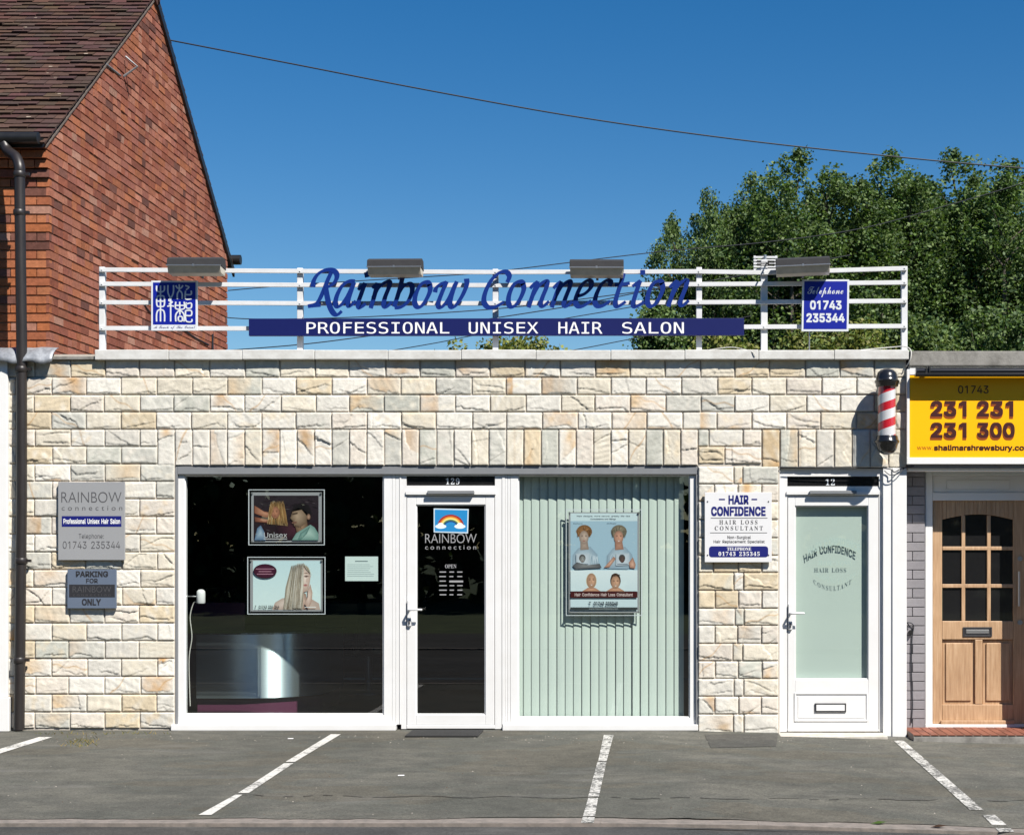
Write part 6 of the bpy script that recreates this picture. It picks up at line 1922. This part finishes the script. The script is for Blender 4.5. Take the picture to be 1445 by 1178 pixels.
bw = MB()
mc = s(150, 122, 104)
CH = .0795
gp = clip([(yw0 + .012, 0), (yw1, 0), (yw1, 9), (yw0 + .012, 9)])
bw.add([(xg - .019, a, b) for a, b in gp], [tuple(range(len(gp)))], mc)
bw.add([(xg - 4, yw0 + .016, 0), (xg - .019, yw0 + .016, 0), (xg - .019, yw0 + .016, ze), (xg - 4, yw0 + .016, ze)], [(0, 1, 2, 3)], mc)
bw.add([(xg - 4, yw1, 0), (xg - .019, yw1, 0), (xg - .019, yw1, ze), (xg - 4, yw1, ze)], [(3, 2, 1, 0)], mc)
row = 0
z = 2.86
while z < zr:
    off = 0 if row % 2 == 0 else -.115
    # gable side, stretcher bond
    y = yw0 + (0.0 if row % 2 == 0 else -.115)
    while y < yw1:
        Lb_ = .113 if (row % 4 == 3 or random.random() < .26) else .2255
        a, b = max(y, yw0), min(y + Lb_, yw1)
        if b - a > .03:
            jz, jt = random.uniform(0, .003), random.uniform(.009, .0155)
            pl = clip([(a + (.006 if a > yw0 + .001 else 0), z + jz), (b - .006, z + jz), (b - .006, z + CH - jt), (a + (.006 if a > yw0 + .001 else 0), z + CH - jt)])
            if len(pl) >= 3:
                h = random.gauss(.0, .0022)
                x1 = xg + h
                n = len(pl)
                tl = random.gauss(0, .0016)
                vs = [(x1 + tl * (1 if p[1] > z + .03 else -1), p[0], p[1]) for p in pl] + [(xg - .03, p[0], p[1]) for p in pl]
                bw.add(vs, [tuple(range(n))] + [(i + n, (i + 1) % n + n, (i + 1) % n, i) for i in range(n)], brick_col())
        y += Lb_
    # front side
    if z < ze - .13:
        k = round((z - 2.86) / CH)
        top_k = int((ze - .13 - 2.86) / CH)
        proj = max(0, k - (top_k - 4)) * .026                    # corbelled courses under the eaves
        x = xg + (0.0 if row % 2 else -.115 + .2255 * 0)
        x = xg + .001
        first = True
        while x > xg - 3.95:
            Lb = .110 if (first and row % 2 == 0) else .221
            bw.box(x - Lb, x - .0005, yw0 - proj - random.gauss(0, .0015), yw0 + .05, z, z + CH - .0145, brick_col(True))
            x -= Lb + .0095
            first = False
    z += CH
    row += 1
part('brick_wall', bw, 'brick', hs)

# roof: courses of small clay tiles
tl = MB()
ov = .022
for side in (0, 1):
    sy = 1 if side == 0 else -1
    y_e = yw0 - .16 if side == 0 else yw1 + .22
    Ls = math.hypot(yrg - y_e, slope * (yrg - y_e))
    cs, sn = abs(yrg - y_e) / Ls, slope * abs(yrg - y_e) / Ls
    ze_ = zr - slope * abs(yrg - y_e)
    nrow = int(Ls / .105)
    for r_ in range(nrow + 1):
        d0 = r_ * .105
        xw = 3.8 if side == 0 else .5
        x = xg + ov - (.083 if r_ % 2 else 0)
        first = True
        xr = xg + ov
        while xr > xg - xw:
            w = .083 if (first and r_ % 2) else .165
            first = False
            lift = random.gauss(.0, .005)
            th = .018
            tail = .030 + lift
            d1 = min(d0 + .14, Ls)
            sk_ = random.gauss(0, .007)

            def pt(xx, d, hgt):
                return (xx, y_e + sy * (d * cs - hgt * sn), ze_ + d * sn + hgt * cs)

            base = random.choice([(74, 55, 49), (69, 51, 45), (77, 57, 50), (73, 55, 49), (68, 51, 46), (79, 59, 51)])
            c = tuple(q * random.uniform(.85, 1.1) for q in s(*base))
            a, b = xr - w + .005, xr
            v = [pt(a, d0 + sk_, tail - th), pt(b, d0 + sk_, tail - th), pt(b, d1, .002), pt(a, d1, .002), pt(a, d0 + sk_, tail), pt(b, d0 + sk_, tail), pt(b, d1, .010), pt(a, d1, .010)]
            tl.add(v, [(4, 5, 6, 7), (0, 1, 5, 4), (1, 2, 6, 5), (3, 0, 4, 7)] if sy == 1 else [(7, 6, 5, 4), (4, 5, 1, 0), (5, 6, 2, 1), (7, 4, 0, 3)], c)
            if random.random() < .055 and side == 0:             # lichen spot
                cxx, dd = random.uniform(a, b), d0 + random.uniform(.01, .08)
                rr_ = random.uniform(.008, .022)
                hh = tail * (1 - (dd - d0) / .14) + .004
                tl.add([pt(cxx + rr_ * 1.5 * math.cos(q), dd + rr_ * .7 * math.sin(q), hh + .001) for q in np.linspace(0, 5.3, 6)], [(0, 1, 2, 3, 4, 5)], s(150, 136, 122))
            xr -= w
rf = part('roof', tl, 'tile', hs)
# deck under the tiles, so the roof is closed
dkm = MB()
for ya_, yb_ in ((yw0 - .15, yrg), (yrg, yw1 + .21)):
    za_, zb__ = zr - slope * abs(ya_ - yrg) - .004, zr - slope * abs(yb_ - yrg) - .004
    dkm.add([(xg - 4, ya_, za_), (xg - .004, ya_, za_), (xg - .004, yb_, zb__), (xg - 4, yb_, zb__),
             (xg - 4, ya_, za_ - .03), (xg - .004, ya_, za_ - .03), (xg - .004, yb_, zb__ - .03), (xg - 4, yb_, zb__ - .03)],
            [(0, 1, 2, 3), (7, 6, 5, 4), (0, 4, 5, 1), (1, 5, 6, 2), (2, 6, 7, 3), (3, 7, 4, 0)])
part('roof_deck', dkm, 'dark_grey', hs)
rg = MB()
x = xg + ov + .01
while x > xg - 3.9:
    pts_ = []
    rg.tube([(x - .30, yrg, zr - .02), (x - .004, yrg, zr - .02)], .095, 14, tuple(q * random.uniform(.85, 1.1) for q in s(78, 52, 46)))
    x -= .305
part('ridge', rg, 'tile', hs, smooth=50)
# rear verge board: the dark line down the back slope
vb = MB()
ya_, yb_ = yrg + .02, yw1 + .22
za_, zb__ = zr - slope * abs(ya_ - yrg), zr - slope * abs(yb_ - yrg)
vb.add([(xg + ov - .02, ya_, za_ - .10), (xg + ov + .006, ya_, za_ - .10), (xg + ov + .006, yb_, zb__ - .10), (xg + ov - .02, yb_, zb__ - .10),
        (xg + ov - .02, ya_, za_ - .006), (xg + ov + .006, ya_, za_ - .006), (xg + ov + .006, yb_, zb__ - .006), (xg + ov - .02, yb_, zb__ - .006)],
       [(0, 3, 2, 1), (4, 5, 6, 7), (0, 1, 5, 4), (1, 2, 6, 5), (2, 3, 7, 6), (3, 0, 4, 7)])
part('verge', vb, 'black_plastic', hs)
# mortared verge under the front tiles
vm = MB()
ya_, yb_ = yw0 - .1, yrg
za_, zb__ = zr - slope * abs(ya_ - yrg), zr - slope * abs(yb_ - yrg)
for k in range(14):
    t0, t1 = k / 14, (k + 1) / 14
    q0, q1 = ya_ + (yb_ - ya_) * t0, ya_ + (yb_ - ya_) * t1 - .004
    w0, w1 = za_ + (zb__ - za_) * t0 - .035, za_ + (zb__ - za_) * t1 - .035
    vm.add([(xg - .01, q0, w0 - .022), (xg + .012, q0, w0 - .022), (xg + .012, q1, w1 - .022), (xg - .01, q1, w1 - .022), (xg - .01, q0, w0), (xg + .012, q0, w0), (xg + .012, q1, w1), (xg - .01, q1, w1)],
           [(0, 3, 2, 1), (4, 5, 6, 7), (0, 1, 5, 4), (1, 2, 6, 5), (2, 3, 7, 6), (3, 0, 4, 7)])
part('verge', vm, 'verge_mortar', hs)
# gutters
zgut = Z(196, .12)
part('gutter', MB().tube([(xg - 3.9, .10, zgut - .01), (xg - .02, .10, zgut)], .052, 14), 'black_plastic', hs, smooth=50)
part('gutter', MB().tube([(xg - 3.9, yw1 + .24, 5.22), (xg + .10, yw1 + .24, 5.22)], .062, 14), 'black_plastic', hs, smooth=50)
part('soffit', MB().box(xg - 3.9, xg - .01, .165, yw0 - .001 - .10, Z(203, .2), Z(196, .2)), 'black_plastic', hs)
# downpipe on the rear corner of the gable, cable bracket near the top
cr = MB()
cr.tube(spline([(xg + .005, 1.95 + .9, 4.16), (xg + .005, 3.2, 4.06), (xg + .005, 3.9, 4.08), (xg + .005, 4.7, 4.02), (xg + .005, 5.4, 4.0)], 6), .009, 6)
part('wall_lead', cr, 'cable', hs)
part('corner_lead', MB().tube([(xg + .012, 5.55, 2.9), (xg + .012, 5.55, 4.15)], .012, 6), 'cable', hs)
part('cable_bracket', MB().tube([(xg, 2.3, 6.32), (xg + .14, 2.3, 6.42), (xg + .02, 2.3, 6.52)], .012, 6).tube([(xg, 2.2, 6.3), (xg + .01, 1.75, 6.28)], .01, 6), 'grey_trim', hs)

# drainpipe
ypd = -.068
pp = thing('drainpipe', 'dark brown drainpipe running down the left end of the stone wall', 'drainpipe', (X(27.5, ypd), ypd, 0))
xp = X(27.5, ypd)
part('pipe', MB().tube([(X(27, ypd), ypd, .012), P(30.5, 700, ypd), P(30.5, 480, ypd), (xp, ypd, Z(243, ypd))], .045, 18), 'pipe', pp, smooth=50)
zt_ = Z(240, ypd)
part('swan_neck', MB().tube(spline([(xp, ypd, zt_ - .05), (xp, ypd, zt_ + .03), (xp - .05, ypd + .05, zt_ + .12), (xp - .16, ypd + .15, zt_ + .20), (xp - .20, .10, zt_ + .27)], 8), .045, 16), 'pipe', pp, smooth=50)
for py in (245, 299, 520, 790, 930):
    z_ = Z(py, ypd)
    clm = MB()
    xc = X(27.5 if py < 400 or py > 900 else 30, ypd)
    clm.lathe(xc, ypd, [(.047, z_ - .035), (.052, z_ - .03), (.052, z_ + .012), (.047, z_ + .018)], 18)
    clm.box(xc + .045, xc + .085, ypd - .012, ypd + .012, z_ - .018, z_ + .006)
    part('collar', clm, 'pipe', pp, smooth=50)

# left neighbour: white pilaster with lead flashing above
ln = thing('white_pilaster', 'white painted shopfront pilaster at far left edge beside the drainpipe', 'pilaster', (X(-10), -.05, 0))
part('shaft', MB().box(X(-60), X(10.5, -.05), -.05, .29, .29, Z(509)), 'white_paint', ln, bevel=.006)
part('plinth', MB().box(X(-62), X(12.3, -.07), -.07, .285, -.02, .288), 'white_paint', ln, bevel=.006)
lf = MB()
nx, nv = 26, 7
for j in range(nv):
    for i in range(nx):
        u, v = i / (nx - 1), j / (nv - 1)
        x = X(-60) + (X(74, -.09) - X(-60)) * u
        a = R(100 * v)
        rr_ = .058 + .006 * math.sin(u * 31) + .004 * math.sin(u * 73 + v * 5)
        lf.v.append((x, .06 - .17 * math.sin(a) * (1 - .3 * (1 - v)) + .004 * math.sin(u * 50), Z(487.5, -.08) - .125 * (1 - math.cos(a)) + .010 * math.sin(u * 23 + v * 3) * (.3 + v)))
for j in range(nv - 1):
    for i in range(nx - 1):
        q = j * nx + i
        lf.f.append((q + nx, q + nx + 1, q + 1, q))
        lf.c.append((1, 1, 1))
part('lead_flashing', lf, 'lead', ln, smooth=60).modifiers.new('thickness', 'SOLIDIFY').thickness = .006
part('wall', MB().box(X(-500), X(-61), .0, .28, -.02, Z(509)), 'white_paint', ln)

# ------------------------------------------------------------------ overhead cables
def cable(label, pts, y, r=.008, sag=0):
    q = [P(a, b, y) for a, b in pts]
    mb = MB().tube(spline(q, 8), r, 6)
    single('overhead_cable', mb, 'cable', label, 'cable', group='overhead cables')


cable('long overhead cable sloping across the open blue sky from the brick gable', [(239, 57), (260, 61), (420, 92), (600, 127), (800, 163), (1000, 192), (1200, 215), (1445, 237.5), (1700, 250)], 3.9, .008)
cable('overhead cable rising behind the script lettering and across the trees', [(322, 410), (380, 405), (497, 397), (673, 386), (731, 379.5), (925, 356), (1080, 342), (1213, 323), (1330, 292), (1445, 258), (1600, 205)], 9, .007)
cable('overhead cable passing just above the navy board, behind the letters', [(300, 446), (350, 450), (440, 449.5), (560, 445), (720, 434), (890, 413), (1000, 397), (1200, 360)], 9, .0075)
cable('overhead cable running below the left part of navy board', [(300, 496), (420, 486.5), (514, 475), (690, 450), (810, 431), (890, 415), (980, 396)], 8, .0075)
cable('thin overhead cable low over the coping below the word UNISEX', [(500, 502), (544, 496), (620, 483), (680, 471), (800, 449), (870, 437), (960, 420)], 10, .007)
cable('short stretch of overhead cable seen beneath the word SALON', [(760, 503), (826, 491), (877, 481), (960, 465), (1060, 446)], 10, .007)


# ------------------------------------------------------------------ trees
def leaves(centres, radii, per, size, cols, seed, stretch=1.25):
    """leaf-sized rhombs scattered round twig ends; returns vertices, faces, colours"""
    r = np.random.default_rng(seed)
    n = len(centres) * per
    c = np.repeat(np.asarray(centres), per, axis=0)
    rad = np.repeat(np.asarray(radii), per)[:, None]
    off = r.normal(0, 1, (n, 3))
    off /= np.linalg.norm(off, axis=1)[:, None] + 1e-9
    off *= (r.random((n, 1)) ** 0.45) * rad
    off[:, 2] *= stretch
    p = c + off
    nrm = r.normal(0, 1, (n, 3)) + np.array([0, -.25, .55]) + off / (rad + 1e-6) * .8
    nrm /= np.linalg.norm(nrm, axis=1)[:, None]
    t = np.cross(nrm, r.normal(0, 1, (n, 3)))
    t /= np.linalg.norm(t, axis=1)[:, None]
    b = np.cross(nrm, t)
    sz = size * r.uniform(.6, 1.25, (n, 1))
    V = np.stack([p - t * sz * .5, p - b * sz * .36 + nrm * sz * .08, p + t * sz * .55, p + b * sz * .36 + nrm * sz * .08], 1).reshape(-1, 3)
    Fi = np.arange(n * 4).reshape(n, 4)
    cc = np.asarray(cols)[r.integers(0, len(cols), n)] * r.uniform(.7, 1.25, (n, 1))
    tw = np.repeat(r.uniform(.8, 1.18, len(centres)), per)[:, None]
    return V, Fi, np.repeat(cc * tw, 4, axis=0)


def mesh_np(name, V, Fi, C, mat):
    me = bpy.data.meshes.new(name)
    V = np.asarray(V, np.float32)
    Fi = np.asarray(Fi, np.int32)
    me.vertices.add(len(V))
    me.vertices.foreach_set('co', V.ravel())
    me.loops.add(Fi.size)
    me.loops.foreach_set('vertex_index', Fi.ravel())
    me.polygons.add(len(Fi))
    me.polygons.foreach_set('loop_start', np.arange(0, Fi.size, 4, dtype=np.int32))
    me.update(calc_edges=True)
    ca = me.color_attributes.new('Col', 'FLOAT_COLOR', 'POINT')
    B = np.ones((len(V), 4), np.float32)
    B[:, :3] = C
    ca.data.foreach_set('color', B.ravel())
    me.materials.append(M[mat])
    return me


GREENS = [(0.080, 0.132, 0.034), (0.106, 0.164, 0.046), (0.056, 0.104, 0.036), (0.138, 0.192, 0.066), (0.092, 0.138, 0.062)]
YELLOWS = [(0.150, 0.180, 0.034), (0.190, 0.205, 0.048), (0.110, 0.150, 0.034), (0.200, 0.195, 0.070)]


def poplar_meshes(seed, H, Rw, spires, size=.064, ncl=900, per=74, cols=GREENS, low=1.2):
    """an upright crown of several spires on a forked trunk; local base at the origin"""
    r = np.random.default_rng(seed)
    tb = MB()
    tb.tube([(0, 0, -.1), (0.03, 0, H * .2), (-.02, .02, H * .4), (.02, 0, H * .62)], [.16, .13, .09, .03], 9)
    cen, rad = [], []
    for q in range(spires):
        a = 6.283 * q / spires + r.uniform(-.4, .4)
        d = Rw * (r.uniform(.25, .75) if q else 0.05)
        ax, ay = d * math.cos(a), d * math.sin(a)
        hh = H * (1 - .20 * (d / Rw) ** 1.3 * r.uniform(.6, 1.3)) if q else H
        tb.tube(spline([(0, 0, H * .15), (ax * .5, ay * .5, H * .33), (ax, ay, hh * .55), (ax, ay, hh * .82)], 4), [.07] * 4 + [.05] * 4 + [.03] * 4 + [.012], 6)
        m = ncl // spires
        for k in range(m):
            t = r.random() ** .8
            zz = low + (hh - low) * t
            prof = min(1.0, (1 - t) * 4.2) ** .6 * min(1, .45 + t * 3)
            rr = Rw * .60 * prof * math.sqrt(r.random()) + .03
            b = r.uniform(0, 6.283)
            cen.append((ax + rr * math.cos(b), ay + rr * math.sin(b), zz))
            rad.append(r.uniform(.17, .36) * (.5 + .5 * prof))
            if k % 9 == 0:
                tb.tube([(ax * .9, ay * .9, max(zz - .5, .5)), (ax + rr * math.cos(b), ay + rr * math.sin(b), zz)], [.02, .006], 5)
    V, Fi, C = leaves(cen, rad, per, size, cols, seed + 1)
    return mesh_np('crown', V, Fi, C, 'leaf'), make_bark(tb)


def make_bark(tb):
    me = make_mesh('trunk', tb, (0, 0, 0))
    me.materials.append(M['bark'])
    return me


def plant_tree(name, label, cat, loc, meshes, rz=0, sc_=(1, 1, 1), group=None):
    t = thing(name, label, cat, loc, group)
    t.rotation_euler = (0, 0, rz)
    t.scale = sc_
    for nm, me in zip(('crown', 'trunk'), meshes):
        o = bpy.data.objects.new(nm, me)
        COL.objects.link(o)
        o.parent = t
    return t


va = poplar_meshes(3, 8.6, 1.55, 7)
vb_ = poplar_meshes(23, 8.6, 1.45, 6)
vc = poplar_meshes(41, 8.6, 1.6, 8)
YT = 17.0
specs = [(998, 270, 0, .60, va), (1060, 256, 1.0, .80, vb_), (1128, 222, 2.1, 1.0, vc), (1190, 250, .4, 1.0, va), (1262, 226, 3.3, 1.0, vb_), (1345, 224, 5.0, 1.0, vc), (1425, 228, 1.7, 1.05, va), (1510, 236, 4.0, 1.1, vb_)]
tl_lab = ['lowest broadleaf tree, at left end of the row behind the letters tion', 'broadleaf tree second from left in the row, above the right end of script lettering',
          'tall pointed broadleaf tree directly above the aerial', 'shorter broadleaf tree filling the gap behind the telephone sign',
          'tall broadleaf tree above the right end of the railing', 'tall broadleaf tree above the barber pole and amber sign edge',
          'tall broadleaf tree above the amber takeaway sign', 'broadleaf tree at the far right edge of the picture']
for k, ((px, py, rz, wd, ms), lb) in enumerate(zip(specs, tl_lab)):
    y = YT + (0, .6, -.3, 1.6, .2, .8, 0, .5)[k]
    h = Z(py, y) + .25
    plant_tree('broadleaf_tree', lb, 'tree', (X(px, y), y, -.2), ms, rz, (wd * 1.2, wd * 1.2, h / 8.6), 'row of trees behind the salon')
for k, (px, py, y, wd, lb) in enumerate(((1068, 300, 19.2, 1.1, 'dim tree in the second row, behind the aerial'), (1300, 260, 19.6, 1.1, 'dim tree in the second row, behind the barber pole'), (1180, 300, 20, 1.2, 'dim tree in the second row, behind the telephone sign'), (1420, 265, 20, 1.2, 'dim tree in the second row, over the amber sign'))):
    plant_tree('broadleaf_tree', lb, 'tree', (X(px, y), y, -.2), (vb_, vc, va, vc)[k], k * 1.3, (wd * 1.25, wd * 1.25, (Z(py, y) + .2) / 8.6), 'row of trees behind the salon')


def bush_meshes(seed, rx, ry, H, ncl, per, size, cols):
    r = np.random.default_rng(seed)
    cen, rad = [], []
    tb = MB()
    tb.tube([(0, 0, -.1), (0, 0, H * .5)], [.09, .05], 8)
    for k in range(ncl):
        a = r.uniform(0, 6.283)
        q = math.sqrt(r.random())
        top_ = H - .2 - .5 * q ** 3 + .12 * math.sin(a * 3 + q * 7)
        zz = max(.4, top_ - 2.0 * r.random() ** 1.4)
        cen.append((rx * q * math.cos(a), ry * q * math.sin(a), zz))
        rad.append(r.uniform(.12, .24))
        if k % 12 == 0:
            tb.tube([(0, 0, H * .2), cen[-1]], [.03, .006], 5)
    V, Fi, C = leaves(cen, rad, per, size, cols, seed + 5, 1.0)
    return mesh_np('crown', V, Fi, C, 'leaf'), make_bark(tb)


def bush(label, px, py, y, rx, ry, seed, cols, cat='tree', name='round_tree', ncl=420):
    H = Z(py, y) + .2
    plant_tree(name, label, cat, (X(px, y), y, -.2), bush_meshes(seed, rx, ry, H, ncl, 30, .075, cols))


bush('low yellow-green treetop showing over the coping below the word HAIR', 716, 468, 12, 1.3, .8, 91, YELLOWS, ncl=620)
bush('dark green bush low behind the letters SALON, left of the tree row', 930, 425, 15.5, .38, .5, 92, GREENS, cat='bush', name='garden_bush')
bush('sunlit yellow-green bush behind the railing below the telephone sign', 1185, 444, 12, 1.05, .7, 93, YELLOWS + GREENS[3:4], cat='bush', name='garden_bush', ncl=560)
bush('sunlit bush behind railing between the aerial post and name board', 1030, 466, 12, .8, .6, 94, YELLOWS, cat='bush', name='garden_bush')
bush('dark bush behind the railing corner at the end of the coping', 1290, 440, 12.5, .7, .6, 95, GREENS[1:] + YELLOWS[2:3], cat='bush', name='garden_bush')
bush('dark bush over the takeaway coping at right edge', 1420, 425, 14, 1.1, .6, 96, GREENS, cat='bush', name='garden_bush')

# trees across the road: only their reflection in the glass is seen
r = np.random.default_rng(77)
cen = np.stack([r.uniform(-34, 30, 2600), r.uniform(-38, -32, 2600), 12.5 * r.random(2600) ** .9], -1)
V, Fi, C = leaves(cen, r.uniform(.6, 1.2, 2600), 24, .62, GREENS, 78)
C = C * .6
o = bpy.data.objects.new('tree_belt', mesh_np('tree_belt', V, Fi, C, 'leaf'))
COL.objects.link(o)
o['kind'] = 'stuff'
o['label'] = 'dark belt of trees across the road, seen as a reflection in the glass'

# ------------------------------------------------------------------ small litter
for px, py, lb, c in ((1240, 1163, 'green fallen leaf on the tarmac by the kerb', s(70, 92, 40)), (1325, 1168, 'brown fallen leaf on the kerb edge at right', s(64, 48, 36))):
    g = G(px, py)
    mb = MB()
    mb.add([(g[0] - .05, g[1], g[2] + .006), (g[0], g[1] - .02, g[2] + .010), (g[0] + .05, g[1] + .006, g[2] + .016), (g[0], g[1] + .024, g[2] + .018)], [(0, 1, 2, 3)], c)
    single('fallen_leaf', mb, 'leaf', lb, 'leaf')
for px, py, lb in ((566, 1094, 'small white scrap of paper lying in the middle parking bay'), (410, 1042, 'small white scrap of paper by the left parking line')):
    g = G(px, py)
    mb = MB().box(g[0] - .022, g[0] + .022, g[1] - .012, g[1] + .012, g[2] + .0005, g[2] + .005)
    single('paper_scrap', mb, 'white_ink', lb, 'litter', bevel=.002)
# dry weeds along the foot of the wall
wd = MB()
for k in range(150):
    if k < 90:
        g = G(random.gauss(116, 14), random.gauss(1047, 4))
    else:
        g = G(random.uniform(40, 240), 1034 + random.uniform(-.5, 2))
    a = random.uniform(0, 6.28)
    h = random.uniform(.01, .035)
    dx, dy = .03 * math.cos(a), .03 * math.sin(a)
    z = gz(g[0])
    wd.add([(g[0], g[1], z), (g[0] + .006, g[1], z), (g[0] + dx, g[1] + dy, z + h)], [(0, 1, 2)], random.choice([s(150, 128, 70), s(120, 110, 58), s(92, 98, 48)]))
o = struct('dry_weeds', wd, 'leaf', kind='stuff')
# grit gathered at the foot of the front
gr = MB()
for k in range(420):
    px = random.uniform(40, 1280) if k < 300 else random.uniform(0, 1445)
    g = G(px, 1038 + abs(random.gauss(0, 5))) if k < 300 else G(px, random.uniform(1045, 1150))
    q = random.uniform(.002, .006)
    z = gz(g[0])
    gr.add([(g[0] - q, g[1] - q, z), (g[0] + q, g[1] - q, z), (g[0] + q, g[1] + q, z), (g[0] - q, g[1] + q, z), (g[0], g[1], z + q)], [(0, 1, 4), (1, 2, 4), (2, 3, 4), (3, 0, 4)], random.choice([s(120, 116, 108), s(98, 92, 84), s(146, 140, 130), s(84, 70, 56)]))
struct('loose_grit', gr, 'quarry', kind='stuff')
